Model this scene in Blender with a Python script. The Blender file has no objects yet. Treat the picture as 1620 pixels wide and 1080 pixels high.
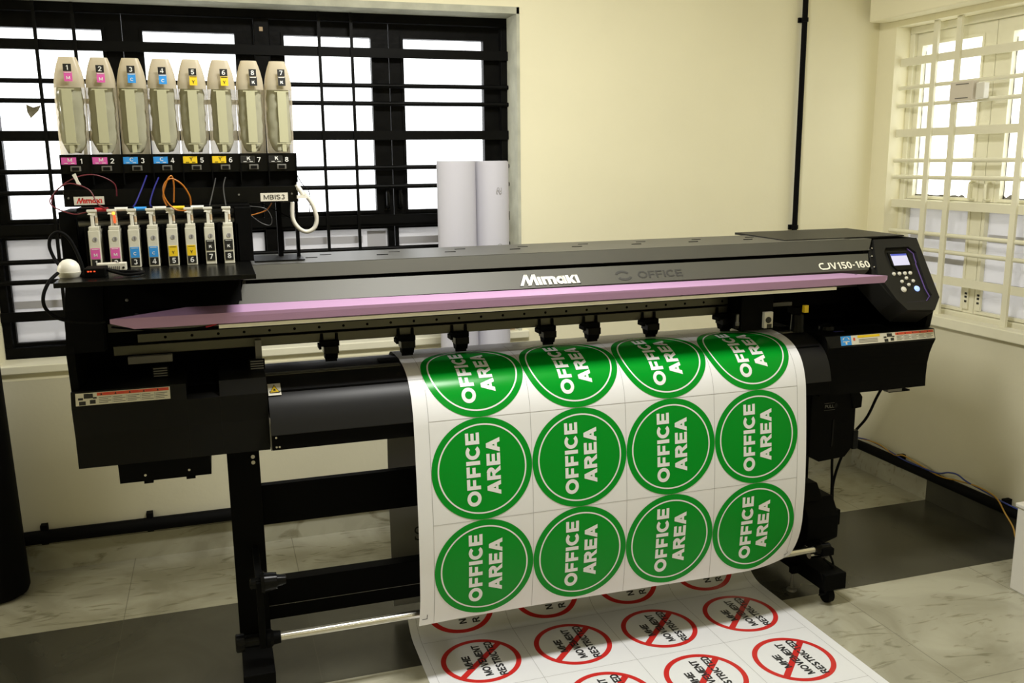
import bpy, bmesh, math, random
from mathutils import Vector, Matrix
random.seed(7)
SC = bpy.context.scene
C = SC.collection

# ------------------------------------------------------------ camera, sky, lights, exposure
def make_camera():
    yaw, pit, rol = math.radians(17.85), math.radians(11.22), math.radians(0.62)
    f = Vector((math.sin(yaw)*math.cos(pit), math.cos(yaw)*math.cos(pit), -math.sin(pit)))
    r = Vector((math.cos(yaw), -math.sin(yaw), 0)); d = f.cross(r)
    r2 = math.cos(rol)*r + math.sin(rol)*d; d2 = -math.sin(rol)*r + math.cos(rol)*d
    m = Matrix((r2, -d2, -f)).transposed().to_4x4()
    m.translation = (0, 0, 1.57)
    cam = bpy.data.cameras.new('camera'); cam.lens = 32.0; cam.sensor_width = 36.0
    cam.clip_start = 0.05
    o = bpy.data.objects.new('camera', cam); C.objects.link(o); o.matrix_world = m
    SC.camera = o
make_camera()
SC.view_settings.view_transform = 'Standard'; SC.view_settings.look = 'None'
SC.view_settings.gamma = 1; SC.view_settings.use_curve_mapping = False
SC.view_settings.exposure = 0.0
W = bpy.data.worlds.new('sky'); SC.world = W; W.use_nodes = True
bg = W.node_tree.nodes['Background']
bg.inputs[0].default_value = (0.96, 0.98, 1.0, 1); bg.inputs[1].default_value = 3.0

def area(name, loc, rot, sx, sy, power, col):
    l = bpy.data.lights.new(name, 'AREA'); l.shape = 'RECTANGLE'; l.size = sx; l.size_y = sy
    l.energy = power; l.color = col
    o = bpy.data.objects.new(name, l); C.objects.link(o); o.location = loc; o.rotation_euler = rot
    return o
area('ceiling_panel_light', (0.80, 2.05, 2.80), (0, 0, 0), 0.60, 0.30, 62, (1.0, 0.985, 0.945))
area('front_fill_light', (0.9, -0.9, 2.78), (0, 0, 0), 1.2, 0.15, 10, (1.0, 0.985, 0.945))  # added fill from behind the camera, no known fitting
area('left_fill_light', (-2.15, 3.0, 1.95), (0, math.radians(-90), 0), 0.10, 1.2, 24, (1.0, 0.98, 0.94))  # unseen fill added to brighten the lower back wall and left side

# ------------------------------------------------------------ materials
def lin(c):
    return tuple(((x/255)/12.92 if x/255 <= .04045 else ((x/255+.055)/1.055)**2.4) for x in c)
def mat(name, col, rough=.5, metal=0., spec=.5, bump=0, bscale=40, mottle=0, mscale=6, emit=0):
    m = bpy.data.materials.new(name); m.use_nodes = True
    nt = m.node_tree; b = nt.nodes['Principled BSDF']
    b.inputs['Base Color'].default_value = (*col, 1); b.inputs['Roughness'].default_value = rough
    b.inputs['Metallic'].default_value = metal; b.inputs['Specular IOR Level'].default_value = spec
    tc = nt.nodes.new('ShaderNodeTexCoord')
    if mottle:
        n = nt.nodes.new('ShaderNodeTexNoise'); n.inputs['Scale'].default_value = mscale; n.inputs['Detail'].default_value = 6
        nt.links.new(tc.outputs['Object'], n.inputs['Vector'])
        mr = nt.nodes.new('ShaderNodeMapRange'); mr.inputs[1].default_value = .3; mr.inputs[2].default_value = .7
        mr.inputs[3].default_value = 1-mottle; mr.inputs[4].default_value = 1+mottle
        nt.links.new(n.outputs['Fac'], mr.inputs[0])
        mx = nt.nodes.new('ShaderNodeVectorMath'); mx.operation = 'SCALE'; mx.inputs[0].default_value = col
        nt.links.new(mr.outputs[0], mx.inputs['Scale']); nt.links.new(mx.outputs[0], b.inputs['Base Color'])
    if bump:
        n = nt.nodes.new('ShaderNodeTexNoise'); n.inputs['Scale'].default_value = bscale; n.inputs['Detail'].default_value = 4
        nt.links.new(tc.outputs['Object'], n.inputs['Vector'])
        bp = nt.nodes.new('ShaderNodeBump'); bp.inputs['Strength'].default_value = bump; bp.inputs['Distance'].default_value = .01
        nt.links.new(n.outputs['Fac'], bp.inputs['Height']); nt.links.new(bp.outputs[0], b.inputs['Normal'])
    if emit:
        b.inputs['Emission Color'].default_value = (*col, 1); b.inputs['Emission Strength'].default_value = emit
    return m
def glassy(name, col, clear, transl, rough=.3):
    """thin sheet: part clear, part glowing-through, part plain"""
    m = bpy.data.materials.new(name); m.use_nodes = True; nt = m.node_tree
    nt.nodes.clear(); out = nt.nodes.new('ShaderNodeOutputMaterial')
    d = nt.nodes.new('ShaderNodeBsdfPrincipled'); d.inputs['Base Color'].default_value = (*col, 1); d.inputs['Roughness'].default_value = rough
    t = nt.nodes.new('ShaderNodeBsdfTranslucent'); t.inputs[0].default_value = (*col, 1)
    x = nt.nodes.new('ShaderNodeBsdfTransparent')
    m1 = nt.nodes.new('ShaderNodeMixShader'); m1.inputs[0].default_value = transl
    m2 = nt.nodes.new('ShaderNodeMixShader'); m2.inputs[0].default_value = clear
    nt.links.new(d.outputs[0], m1.inputs[1]); nt.links.new(t.outputs[0], m1.inputs[2])
    nt.links.new(m1.outputs[0], m2.inputs[1]); nt.links.new(x.outputs[0], m2.inputs[2])
    nt.links.new(m2.outputs[0], out.inputs[0])
    return m
M = {}
M['wall'] = mat('cream_wall_paint', (.89, .84, .60), .75, spec=.2, bump=.05, bscale=60, mottle=.02, mscale=2.5)
M['lowerwall'] = mat('olive_cream_lower_wall', (.66, .625, .46), .7, spec=.2, bump=.05, bscale=60, mottle=.03, mscale=2.5)  # darker tone for the walls below sill height
M['cream'] = mat('cream_enamel_paint', (.80, .77, .59), .45, spec=.4, mottle=.03, mscale=9)
M['plaster'] = mat('grey_cement_plaster', (.50, .50, .40), .85, spec=.2, bump=.15, bscale=50, mottle=.15, mscale=12)
M['ceil'] = mat('white_ceiling_paint', (.8, .77, .66), .8, spec=.2)
M['blackwood'] = mat('black_painted_wood', (.0028, .0027, .0023), .42, spec=.07, bump=.12, bscale=30, mottle=.4, mscale=20)
M['blackiron'] = mat('black_painted_iron', (.003, .003, .0027), .4, spec=.09)
M['black'] = mat('black_plastic', (.0022, .0022, .0020), .6, spec=.05)
M['blackgloss'] = mat('black_gloss_plastic', (.003, .003, .0026), .25, spec=.12)
M['charcoal'] = mat('charcoal_textured_cover', (.075, .074, .058), .48, spec=.35, bump=.03, bscale=400, mottle=.06, mscale=3)
M['darkcover'] = mat('dark_textured_cover', (.0050, .0049, .0044), .42, spec=.13, bump=.03, bscale=400)
M['panelgrey'] = mat('dark_grey_panel_plastic', (.0145, .0142, .0125), .45, spec=.2)
M['greytop'] = mat('grey_cover_top', (.070, .068, .058), .42, spec=.35)
M['guide'] = mat('black_steel_guide', (.0105, .0105, .0105), .40, spec=.17)
M['purple'] = mat('purple_plastic', (.47, .28, .46), .38, spec=.3)
M['alu'] = mat('olive_aluminium', (.105, .102, .08), .40, metal=.8)
M['steel'] = mat('bright_steel', (.62, .60, .55), .22, metal=1)
M['midgrey'] = mat('mid_grey_metal', (.16, .155, .135), .45, metal=.3)
M['dark'] = mat('dark_recess', (.002, .002, .002), .8, spec=.05)
M['rubber'] = mat('black_rubber', (.003, .003, .003), .7, spec=.08)
M['white'] = mat('white_plastic', (.74, .72, .63), .4)
M['offwhite'] = mat('ivory_plastic', (.62, .60, .49), .42, mottle=.05, mscale=40)
M['vinyl'] = mat('white_vinyl_film', (.775, .78, .795), .30, spec=.4)
M['smudge'] = mat('dry_brown_smudge', (.36, .33, .25), .8, mottle=.3, mscale=60)
M['vinylback'] = mat('grey_liner_paper', (.30, .30, .285), .6, spec=.3)
M['green'] = mat('printed_green_ink', (.0, .265, .016), .26, spec=.2)
M['inkwhite'] = mat('unprinted_white', (.80, .80, .81), .30)
M['red'] = mat('printed_red_ink', (.60, .028, .024), .3)
M['inkblack'] = mat('printed_black_ink', (.03, .03, .032), .35)
M['line'] = mat('printed_grey_line', (.34, .33, .33), .5)
M['paper'] = mat('white_roll_paper', (.57, .56, .61), .55, spec=.25)
M['sticker'] = mat('white_sticker', (.66, .63, .52), .5)
M['logo'] = mat('ivory_logo_enamel', (.86, .84, .70), .4)
M['orange'] = mat('orange_red_sticker', (.62, .075, .02), .5)
M['yellow'] = mat('yellow_sticker', (.80, .55, .01), .5)
M['cyan'] = mat('cyan_sticker', (.03, .28, .72), .45)
M['magenta'] = mat('magenta_sticker', (.66, .10, .38), .45)
M['blacklabel'] = mat('black_sticker', (.008, .008, .008), .45)
M['faded'] = mat('faded_dark_mark', (.034, .033, .028), .5)
M['text'] = mat('white_lettering', (.80, .80, .76), .5)
M['smalltext'] = mat('grey_small_print', (.16, .15, .13), .6)
M['bluecable'] = mat('blue_cable', (.02, .04, .22), .45)
M['yellowcable'] = mat('ochre_cable', (.40, .22, .02), .5)
M['redtube'] = mat('dark_red_tube', (.13, .012, .022), .35)
M['orangetube'] = mat('orange_tube', (.42, .13, .005), .35)
M['bluetube'] = mat('blue_tube', (.02, .02, .16), .35)
M['greytube'] = mat('grey_black_tube', (.05, .05, .048), .3)
M['whitehose'] = mat('cream_hose', (.60, .58, .50), .35)
M['redplastic'] = mat('red_plastic', (.42, .01, .02), .4)
M['redled'] = mat('red_indicator_light', (1., .08, .02), .4, emit=1.2)
M['amberled'] = mat('amber_indicator_light', (1., .45, .05), .4, emit=1.6)
M['blueled'] = mat('blue_lit_button', (.35, .5, 1.), .4, emit=.9)
M['screen'] = mat('pale_blue_screen', (.52, .52, .72), .3, emit=.55)
M['screenbar'] = mat('blue_screen_bar', (.06, .08, .42), .3, emit=.6)
M['violetline'] = mat('violet_trim_line', (.16, .10, .32), .4)
M['clearglass'] = glassy('window_glass', (.9, .92, .92), .93, .5, .1)
M['film'] = glassy('white_film_on_glass', (.70, .69, .69), .03, .42, .5)
M['filmfold'] = glassy('double_white_film', (.60, .59, .60), .01, .32, .5)
M['case'] = glassy('milky_plastic_case', (.74, .67, .52), .12, .62, .3)
M['pouch'] = glassy('clouded_ink_pouch', (.50, .49, .36), .06, .42, .14)
M['spine'] = mat('pale_green_plastic_spine', (.46, .45, .29), .35)
M['wallbox'] = mat('cream_plastic_box', (.66, .60, .50), .5)
M['whitebox'] = mat('off_white_cardboard', (.70, .68, .62), .6)
M['card'] = mat('brown_cardboard', (.45, .33, .20), .7)
def floor_mat():
    m = bpy.data.materials.new('marble_floor_tiles'); m.use_nodes = True; nt = m.node_tree; N = nt.nodes; L = nt.links
    b = N['Principled BSDF']; b.inputs['Roughness'].default_value = .22; b.inputs['Specular IOR Level'].default_value = .5
    g = N.new('ShaderNodeNewGeometry'); sep = N.new('ShaderNodeSeparateXYZ'); L.new(g.outputs['Position'], sep.inputs[0])
    def math_(op, a, bb=None):
        n = N.new('ShaderNodeMath'); n.operation = op
        for i, v in enumerate((a, bb)):
            if v is None: continue
            if isinstance(v, (int, float)): n.inputs[i].default_value = v
            else: L.new(v, n.inputs[i])
        return n.outputs[0]
    X, Y, Z = sep.outputs
    n1 = N.new('ShaderNodeTexNoise'); n1.inputs['Scale'].default_value = 2.2; n1.inputs['Detail'].default_value = 9; n1.inputs['Distortion'].default_value = 1.4
    L.new(g.outputs['Position'], n1.inputs['Vector'])
    cr = N.new('ShaderNodeValToRGB'); e = cr.color_ramp.elements
    e[0].position = .36; e[0].color = (.30, .285, .205, 1); e[1].position = .62; e[1].color = (.47, .455, .35, 1)
    L.new(n1.outputs['Fac'], cr.inputs[0])
    n2 = N.new('ShaderNodeTexNoise'); n2.inputs['Scale'].default_value = 9; n2.inputs['Detail'].default_value = 7; n2.inputs['Distortion'].default_value = 2.5
    mp = N.new('ShaderNodeMapping'); mp.inputs['Scale'].default_value = (.45, 1.5, 1); mp.inputs['Rotation'].default_value = (0, 0, .35)
    L.new(g.outputs['Position'], mp.inputs[0]); L.new(mp.outputs[0], n2.inputs['Vector'])
    cr2 = N.new('ShaderNodeValToRGB'); e = cr2.color_ramp.elements
    e[0].position = .30; e[0].color = (.52, .50, .42, 1); e[1].position = .42; e[1].color = (1, 1, 1, 1); L.new(n2.outputs['Fac'], cr2.inputs[0])
    mul = N.new('ShaderNodeMix'); mul.data_type = 'RGBA'; mul.blend_type = 'MULTIPLY'; mul.inputs[0].default_value = .8
    L.new(cr.outputs[0], mul.inputs[6]); L.new(cr2.outputs[0], mul.inputs[7])
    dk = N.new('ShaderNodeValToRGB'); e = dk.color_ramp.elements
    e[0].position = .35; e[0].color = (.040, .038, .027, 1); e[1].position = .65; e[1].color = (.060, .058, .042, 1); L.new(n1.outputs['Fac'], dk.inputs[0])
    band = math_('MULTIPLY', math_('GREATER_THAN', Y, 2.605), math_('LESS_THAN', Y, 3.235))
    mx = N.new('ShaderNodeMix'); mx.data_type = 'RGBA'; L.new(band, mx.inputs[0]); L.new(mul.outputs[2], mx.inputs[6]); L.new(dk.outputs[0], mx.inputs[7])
    def seam(v, off, per, w):
        fr = math_('FRACT', math_('DIVIDE', math_('ADD', v, off), per))
        return math_('LESS_THAN', math_('ABSOLUTE', math_('SUBTRACT', fr, .5)), w/per)
    s = math_('MAXIMUM', seam(X, .405+.31, .62, .0016), seam(Y, -2.605+.315, .63, .0016))
    s = math_('MULTIPLY', math_('MULTIPLY', s, math_('LESS_THAN', Z, .004)), math_('SUBTRACT', 1.0, math_('MULTIPLY', band, .75)))
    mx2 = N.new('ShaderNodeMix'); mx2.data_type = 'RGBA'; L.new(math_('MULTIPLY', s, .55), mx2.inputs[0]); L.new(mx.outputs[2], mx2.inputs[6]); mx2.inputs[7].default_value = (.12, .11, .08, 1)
    L.new(mx2.outputs[2], b.inputs['Base Color'])
    return m
M['floor'] = floor_mat()

# ------------------------------------------------------------ mesh builder
class MB:
    def __init__(s): s.v = []; s.f = []; s.m = []; s.mats = []
    def mi(s, m):
        m = M[m] if isinstance(m, str) else m
        if m not in s.mats: s.mats.append(m)
        return s.mats.index(m)
    def add(s, vs, fs, m):
        k = len(s.v); i = s.mi(m); s.v += [tuple(v) for v in vs]
        for f in fs: s.f.append([k+a for a in f]); s.m.append(i)
        return s
    def box(s, x0, x1, y0, y1, z0, z1, m):
        vs = [(x, y, z) for z in (z0, z1) for y in (y0, y1) for x in (x0, x1)]
        return s.add(vs, [(0, 2, 3, 1), (4, 5, 7, 6), (0, 1, 5, 4), (2, 6, 7, 3), (0, 4, 6, 2), (1, 3, 7, 5)], m)
    def prism(s, prof, a, b, m, axis='x'):
        n = len(prof)
        def P(t, p):
            return (t, p[0], p[1]) if axis == 'x' else ((p[0], t, p[1]) if axis == 'y' else (p[0], p[1], t))
        vs = [P(a, p) for p in prof] + [P(b, p) for p in prof]
        fs = [list(range(n))[::-1], list(range(n, 2*n))] + [(i, (i+1) % n, n+(i+1) % n, n+i) for i in range(n)]
        return s.add(vs, fs, m)
    def strip(s, prof, a, b, m, th=.002):
        """open sheet: profile of (y,z) points along x from a to b, given a thickness"""
        n = len(prof); off = []
        for i in range(n):
            p, q = prof[max(i-1, 0)], prof[min(i+1, n-1)]
            dy, dz = q[0]-p[0], q[1]-p[1]; l = math.hypot(dy, dz) or 1
            off.append((prof[i][0]+dz/l*th, prof[i][1]-dy/l*th))
        return s.prism(list(prof)+off[::-1], a, b, m)
    def cyl(s, p0, p1, r, m, n=20, r1=None, cap=True):
        p0, p1 = Vector(p0), Vector(p1); r1 = r if r1 is None else r1
        d = (p1-p0).normalized(); u = d.orthogonal().normalized(); w = d.cross(u)
        vs = []
        for p, rr in ((p0, r), (p1, r1)):
            for i in range(n):
                a = 2*math.pi*i/n; vs.append(p+(u*math.cos(a)+w*math.sin(a))*rr)
        fs = [(i, (i+1) % n, n+(i+1) % n, n+i) for i in range(n)]
        if cap: fs += [list(range(n))[::-1], list(range(n, 2*n))]
        return s.add(vs, fs, m)
    def lathe(s, p0, d, prof, m, n=24):
        """prof of (distance along d, radius)"""
        p0 = Vector(p0); d = Vector(d).normalized(); u = d.orthogonal().normalized(); w = d.cross(u); vs = []
        for h, r in prof:
            for i in range(n):
                a = 2*math.pi*i/n; vs.append(p0+d*h+(u*math.cos(a)+w*math.sin(a))*max(r, 1e-5))
        k = len(prof)
        fs = [(j*n+i, j*n+(i+1) % n, (j+1)*n+(i+1) % n, (j+1)*n+i) for j in range(k-1) for i in range(n)]
        fs += [list(range(n))[::-1], list(range((k-1)*n, k*n))]
        return s.add(vs, fs, m)
    def tube(s, pts, r, m, n=8, res=8):
        P = [Vector(p) for p in pts]; path = []
        for i in range(len(P)-1):
            a, b, c, d = P[max(i-1, 0)], P[i], P[i+1], P[min(i+2, len(P)-1)]
            for k in range(res):
                t = k/res
                path.append(.5*((2*b)+(c-a)*t+(2*a-5*b+4*c-d)*t*t+(3*b-a-3*c+d)*t**3))
        path.append(P[-1]); vs = []; u = None
        for i, p in enumerate(path):
            t = (path[min(i+1, len(path)-1)]-path[max(i-1, 0)]).normalized()
            u = t.orthogonal().normalized() if u is None else (u-t*u.dot(t)).normalized()
            w = t.cross(u)
            for k in range(n):
                a = 2*math.pi*k/n; vs.append(p+(u*math.cos(a)+w*math.sin(a))*r)
        K = len(path)
        fs = [(j*n+i, j*n+(i+1) % n, (j+1)*n+(i+1) % n, (j+1)*n+i) for j in range(K-1) for i in range(n)]
        fs += [list(range(n))[::-1], list(range((K-1)*n, K*n))]
        return s.add(vs, fs, m)
    def quad(s, a, b, c, d, m): return s.add([a, b, c, d], [(0, 1, 2, 3)], m)
    def build(s, name, parent=None, smooth=0, bevel=0, loc=None, normals=True):
        me = bpy.data.meshes.new(name); me.from_pydata(s.v, [], s.f)
        for m in s.mats: me.materials.append(m)
        for p, i in zip(me.polygons, s.m): p.material_index = i
        if normals:
            bm = bmesh.new(); bm.from_mesh(me); bmesh.ops.recalc_face_normals(bm, faces=bm.faces); bm.to_mesh(me); bm.free()
        if smooth:
            for p in me.polygons: p.use_smooth = True
            me.set_sharp_from_angle(angle=math.radians(smooth))
        o = bpy.data.objects.new(name, me); C.objects.link(o)
        if loc: o.location = loc
        if parent is not None: o.parent = parent
        if bevel:
            b = o.modifiers.new('bevel', 'BEVEL'); b.width = bevel; b.segments = 2; b.limit_method = 'ANGLE'; b.angle_limit = math.radians(50)
            b.harden_normals = False
        return o
def tag(o, label, cat, group=None):
    o['label'] = label; o['category'] = cat
    if group: o['group'] = group
    return o
def thing(name, label, cat, group=None, loc=(0, 0, 0)):
    o = bpy.data.objects.new(name, None); C.objects.link(o); o.location = loc; o.empty_display_size = .05
    return tag(o, label, cat, group)
def structure(o): o['kind'] = 'structure'; return o

# ------------------------------------------------------------ bold lettering from strokes
def band(cx, cy, rx, ry, a0, a1, w, n=14):
    q = []
    for i in range(n):
        a, b = math.radians(a0+(a1-a0)*i/n), math.radians(a0+(a1-a0)*(i+1)/n)
        o = lambda t: (cx+rx*math.cos(t), cy+ry*math.sin(t)); k = lambda t: (cx+(rx-w)*math.cos(t), cy+(ry-w*.92)*math.sin(t))
        q.append((k(a), o(a), o(b), k(b)))
    return q
def bar(x0, y0, x1, y1): return [((x0, y0), (x1, y0), (x1, y1), (x0, y1))]
def slant(xb, xt, w, y0=0, y1=1): return [((xb, y0), (xb+w, y0), (xt+w, y1), (xt, y1))]
def stroke(pts, w):
    q = []; n = len(pts); N = []
    for i in range(n):
        p, r = pts[max(i-1, 0)], pts[min(i+1, n-1)]; dx, dy = r[0]-p[0], r[1]-p[1]; l = math.hypot(dx, dy) or 1
        N.append((-dy/l*w/2, dx/l*w/2))
    for i in range(n-1):
        a, b = pts[i], pts[i+1]
        q.append(((a[0]-N[i][0], a[1]-N[i][1]), (b[0]-N[i+1][0], b[1]-N[i+1][1]), (b[0]+N[i+1][0], b[1]+N[i+1][1]), (a[0]+N[i][0], a[1]+N[i][1])))
    return q
def ell(cx, cy, rx, ry, a0, a1, n=10):
    return [(cx+rx*math.cos(math.radians(a0+(a1-a0)*i/n)), cy+ry*math.sin(math.radians(a0+(a1-a0)*i/n))) for i in range(n+1)]
def glyph(ch, w):
    h = w*.86; k = w/2; hh = h/2
    if ch == 'O': return band(.55, .5, .55, .515, 0, 360, w, 26), 1.1
    if ch == 'C': return band(.53, .5, .53, .515, 42, 318, w, 20), .98
    if ch == 'E': return bar(0, 0, w, 1)+bar(w, 0, .82, h)+bar(w, .5-hh, .77, .5+hh)+bar(w, 1-h, .82, 1), .84
    if ch == 'F': return bar(0, 0, w, 1)+bar(w, .46-hh, .70, .46+hh)+bar(w, 1-h, .77, 1), .78
    if ch == 'L': return bar(0, 0, w, 1)+bar(w, 0, .74, h), .75
    if ch == 'I': return bar(0, 0, w*1.04, 1), w*1.04
    if ch == 'H': return bar(0, 0, w, 1)+bar(.9-w, 0, .9, 1)+bar(w, .5-hh, .9-w, .5+hh), .9
    if ch == 'T': return bar(.43-k, 0, .43+k, 1-h)+bar(0, 1-h, .86, 1), .86
    if ch == 'A': return slant(0, .5-w*.55, w*1.1)+slant(1-w*1.1, .5-w*.55, w*1.1)+bar(.22, .2, .78, .2+h*.8), 1.0
    if ch == 'V': return slant(.47-w*.5, 0, w)+slant(.47-w*.5, .94-w, w), .94
    if ch == 'N': return bar(0, 0, w, 1)+bar(.9-w, 0, .9, 1)+[((.9-w*1.1, 0), (.9, 0), (w*1.1, 1), (0, 1))], .9
    if ch == 'M': return bar(0, 0, w*.95, 1)+bar(1.08-w*.95, 0, 1.08, 1)+[((.54-k*.9, .08), (.54+k*.9, .08), (w, 1), (0, 1)), ((.54-k*.9, .08), (.54+k*.9, .08), (1.08, 1), (1.08-w, 1))], 1.08
    if ch == 'P': return bar(0, 0, w, 1)+bar(w, .38, .48, .38+h)+bar(w, 1-h, .48, 1)+stroke(ell(.46, .69, .36-k, .31-hh, -90, 90), w), .84
    if ch == 'R': return bar(0, 0, w, 1)+bar(w, .40, .50, .40+h*.9)+bar(w, 1-h, .50, 1)+stroke(ell(.50, .70, .37-k, .30-hh, -90, 90), w)+[((.96-w*1.15, 0), (.98, 0), (.62, .46), (.36, .46))], .96
    if ch == 'B': return bar(0, 0, w, 1)+bar(w, 0, .5, h)+bar(w, .5-hh, .5, .5+hh)+bar(w, 1-h, .48, 1)+stroke(ell(.5, .27, .36-k, .27-hh, -90, 90), w)+stroke(ell(.47, .74, .34-k, .26-hh, -90, 90), w), .88
    if ch == 'D': return bar(0, 0, w, 1)+bar(w, 0, .42, h)+bar(w, 1-h, .42, 1)+stroke(ell(.40, .5, .5-k, .5-hh, -90, 90, 14), w), .92
    if ch == 'K': return bar(0, 0, w, 1)+[((w*.9, .30), (w*.9, .62), (.62, 1), (.92, 1)), ((.32, .56), (.62, .66), (.96, 0), (.66, 0))], .95
    if ch == 'Y': return bar(.45-k, 0, .45+k, .45)+[((.45-k, .40), (.45+k, .40), (w*1.05, 1), (0, 1)), ((.45-k, .40), (.45+k, .40), (.9, 1), (.9-w*1.05, 1))], .9
    if ch == 'U': return bar(0, .36, w, 1)+bar(.86-w, .36, .86, 1)+stroke(ell(.43, .40, .43-k, .41-k, 180, 360, 14), w), .86
    if ch == 'S': return stroke(ell(.42, .745, .42-k, .255-hh, 15, 250, 12)+ell(.42, .27, .44-k, .27-hh, 80, -165, 12), w), .86
    if ch == '0': return band(.36, .5, .36, .515, 0, 360, w, 22), .72
    if ch == '1': return bar(.24, 0, .24+w, 1)+[((.0, .70), (.24, .78), (.30, 1), (.24, .98))], .24+w+.06
    if ch == '2': return stroke(ell(.36, .70, .36-k, .31-hh, 165, -20, 12)+[(.16, .12)], w)+bar(0, 0, .72, h), .72
    if ch == '3': return stroke(ell(.34, .745, .34-k, .25-hh, 150, -70, 10), w)+stroke(ell(.34, .27, .36-k, .275-hh, 70, -155, 10), w), .72
    if ch == '4': return bar(.42, 0, .42+w, 1)+bar(0, .20, .76, .20+h)+[((0, .22), (w*.9, .30), (.46, 1), (.42, 1))], .76
    if ch == '5': return bar(.10, 1-h, .68, 1)+[((.06, .46), (.06+w*.8, .50), (.12+w*.8, 1), (.12, 1))]+stroke(ell(.36, .32, .36-k, .33-hh, 130, -155, 14), w), .72
    if ch == '6': return band(.36, .32, .36, .33, 0, 360, w, 18)+stroke([(k, .34), (k+.02, .55), (.22, .82), (.40, .94), (.62, .92)], w*.9), .72
    if ch == '7': return bar(0, 1-h, .70, 1)+[((.16, 0), (.16+w, 0), (.70, 1-h), (.70-w*1.1, 1-h))], .70
    if ch == '8': return band(.36, .27, .36, .285, 0, 360, w, 18)+band(.36, .75, .32, .265, 0, 360, w, 18), .72
    if ch == '-': return bar(.04, .36, .38, .36+h), .42
    return [], .4
def text_quads(s, w, gap=.10):
    x = 0; Q = []
    for ch in s:
        q, adv = glyph(ch, w)
        Q += [tuple((px+x, py) for px, py in k) for k in q]; x += adv+gap
    return Q, x-gap
def put_text(mb, s, centre, u, v, height, m, w=.2, gap=.1, squeeze=1.0):
    """lettering centred on a point of a flat face, u along the line, v up"""
    Q, L = text_quads(s, w, gap); c = Vector(centre); u = Vector(u).normalized(); v = Vector(v).normalized(); nn = u.cross(v)
    for i, q in enumerate(Q):
        mb.add([c+nn*(3e-5*(i % 9))+u*((x-L/2)*height*squeeze)+v*((y-.5)*height) for x, y in q], [(0, 1, 2, 3)], m)

# ------------------------------------------------------------ the room
BX0, BX1, BZ0, BZ1 = -.815, 1.262, .815, 2.195          # opening in the back wall
RY0, RY1, RZ0, RZ1 = 2.67, 3.657, .845, 2.16            # opening in the right wall
YB, XR, XL, YF, ZC = 3.775, 3.07, -2.2, -1.7, 2.85
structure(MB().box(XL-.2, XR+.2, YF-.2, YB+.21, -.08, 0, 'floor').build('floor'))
structure(MB().box(XL-.2, XR+.2, YF-.2, YB+.21, ZC, ZC+.08, 'ceil').build('ceiling'))
w = MB()
w.box(XL, BX0, YB, YB+.21, 0, ZC, 'wall'); w.box(BX1, XR+.21, YB, YB+.21, 0, ZC, 'wall')
w.box(BX0, BX1, YB, YB+.21, 0, BZ0, 'wall'); w.box(BX0, BX1, YB, YB+.21, BZ1, ZC, 'wall')
w.box(XL, XR-.002, YB-.002, YB, .0, .772, 'lowerwall')
structure(w.build('wall_back'))
w = MB()
w.box(XR, XR+.21, YF, RY0, 0, ZC, 'wall'); w.box(XR, XR+.21, RY1, YB, 0, ZC, 'wall')
w.box(XR, XR+.21, RY0, RY1, 0, RZ0, 'wall'); w.box(XR, XR+.21, RY0, RY1, RZ1, ZC, 'wall')
w.box(XR-.002, XR, YF, YB-.002, .0, RZ0-.024, 'lowerwall')
structure(w.build('wall_right'))
structure(MB().box(XL-.2, XL, YF, YB, 0, ZC, 'wall').build('wall_left'))
structure(MB().box(XL-.2, XR+.21, YF-.2, YF, 0, ZC, 'wall').build('wall_front'))
structure(MB().box(XL, XR, YB-.012, YB, 0, .108, 'floor').build('baseboard_back'))
structure(MB().box(XR-.012, XR, YF, YB-.012, 0, .108, 'floor').build('baseboard_right'))
# plaster lining of the left window reveal, and the ledge over the right one
t = MB(); t.box(BX1-.012, BX1+.001, YB-.002, YB+.17, BZ0, BZ1, 'plaster'); t.box(BX0, BX1, YB-.002, YB+.17, BZ1-.026, BZ1+.001, 'plaster')
structure(t.build('trim_1'))
t = MB(); t.box(XR-.10, XR+.001, RY0-.3, RY1+.07, RZ1+.025, RZ1+.17, 'wall'); structure(t.build('trim_2', bevel=.006))
t = MB(); t.box(XR-.022, XR+.05, RY0-.15, RY1+.10, RZ0-.024, RZ0+.022, 'cream'); structure(t.build('trim_3', bevel=.004))
t = MB(); t.box(BX0-.05, BX1+.03, YB-.018, YB+.13, BZ0-.016, BZ0+.016, 'cream'); structure(t.build('trim_4', bevel=.004))

def sash(name, parent, fm, gm, P, a0, a1, z0, z1, pa0, pa1, pz0, pz1, d0, d1, dg):
    """one shutter leaf; P maps (along, depth, z) boxes to the wall it stands in"""
    f = MB()
    for a, b, c, e in ((a0, pa0, z0, z1), (pa1, a1, z0, z1), (pa0, pa1, z0, pz0), (pa0, pa1, pz1, z1)): P(f, a, b, d0, d1, c, e, fm)
    # raised bead round the glass
    for a, b, c, e in ((pa0-.012, pa0, pz0-.012, pz1+.012), (pa1, pa1+.012, pz0-.012, pz1+.012), (pa0, pa1, pz0-.012, pz0), (pa0, pa1, pz1, pz1+.012)): P(f, a, b, d0-.006, d0, c, e, fm)
    s = f.build(name, parent)
    g = MB(); P(g, pa0, pa1, dg, dg+.004, pz0, pz1, gm); g.build('pane', s)
    return s
def back(mb, a, b, d0, d1, z0, z1, m): mb.box(a, b, d0, d1, z0, z1, m)
def right(mb, a, b, d0, d1, z0, z1, m): mb.box(d0, d1, a, b, z0, z1, m)
FLAT = (2.013, 1.681, 1.331, .996); ROD = (1.882, 1.810, 1.548, 1.469, 1.207, 1.129)
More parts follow.
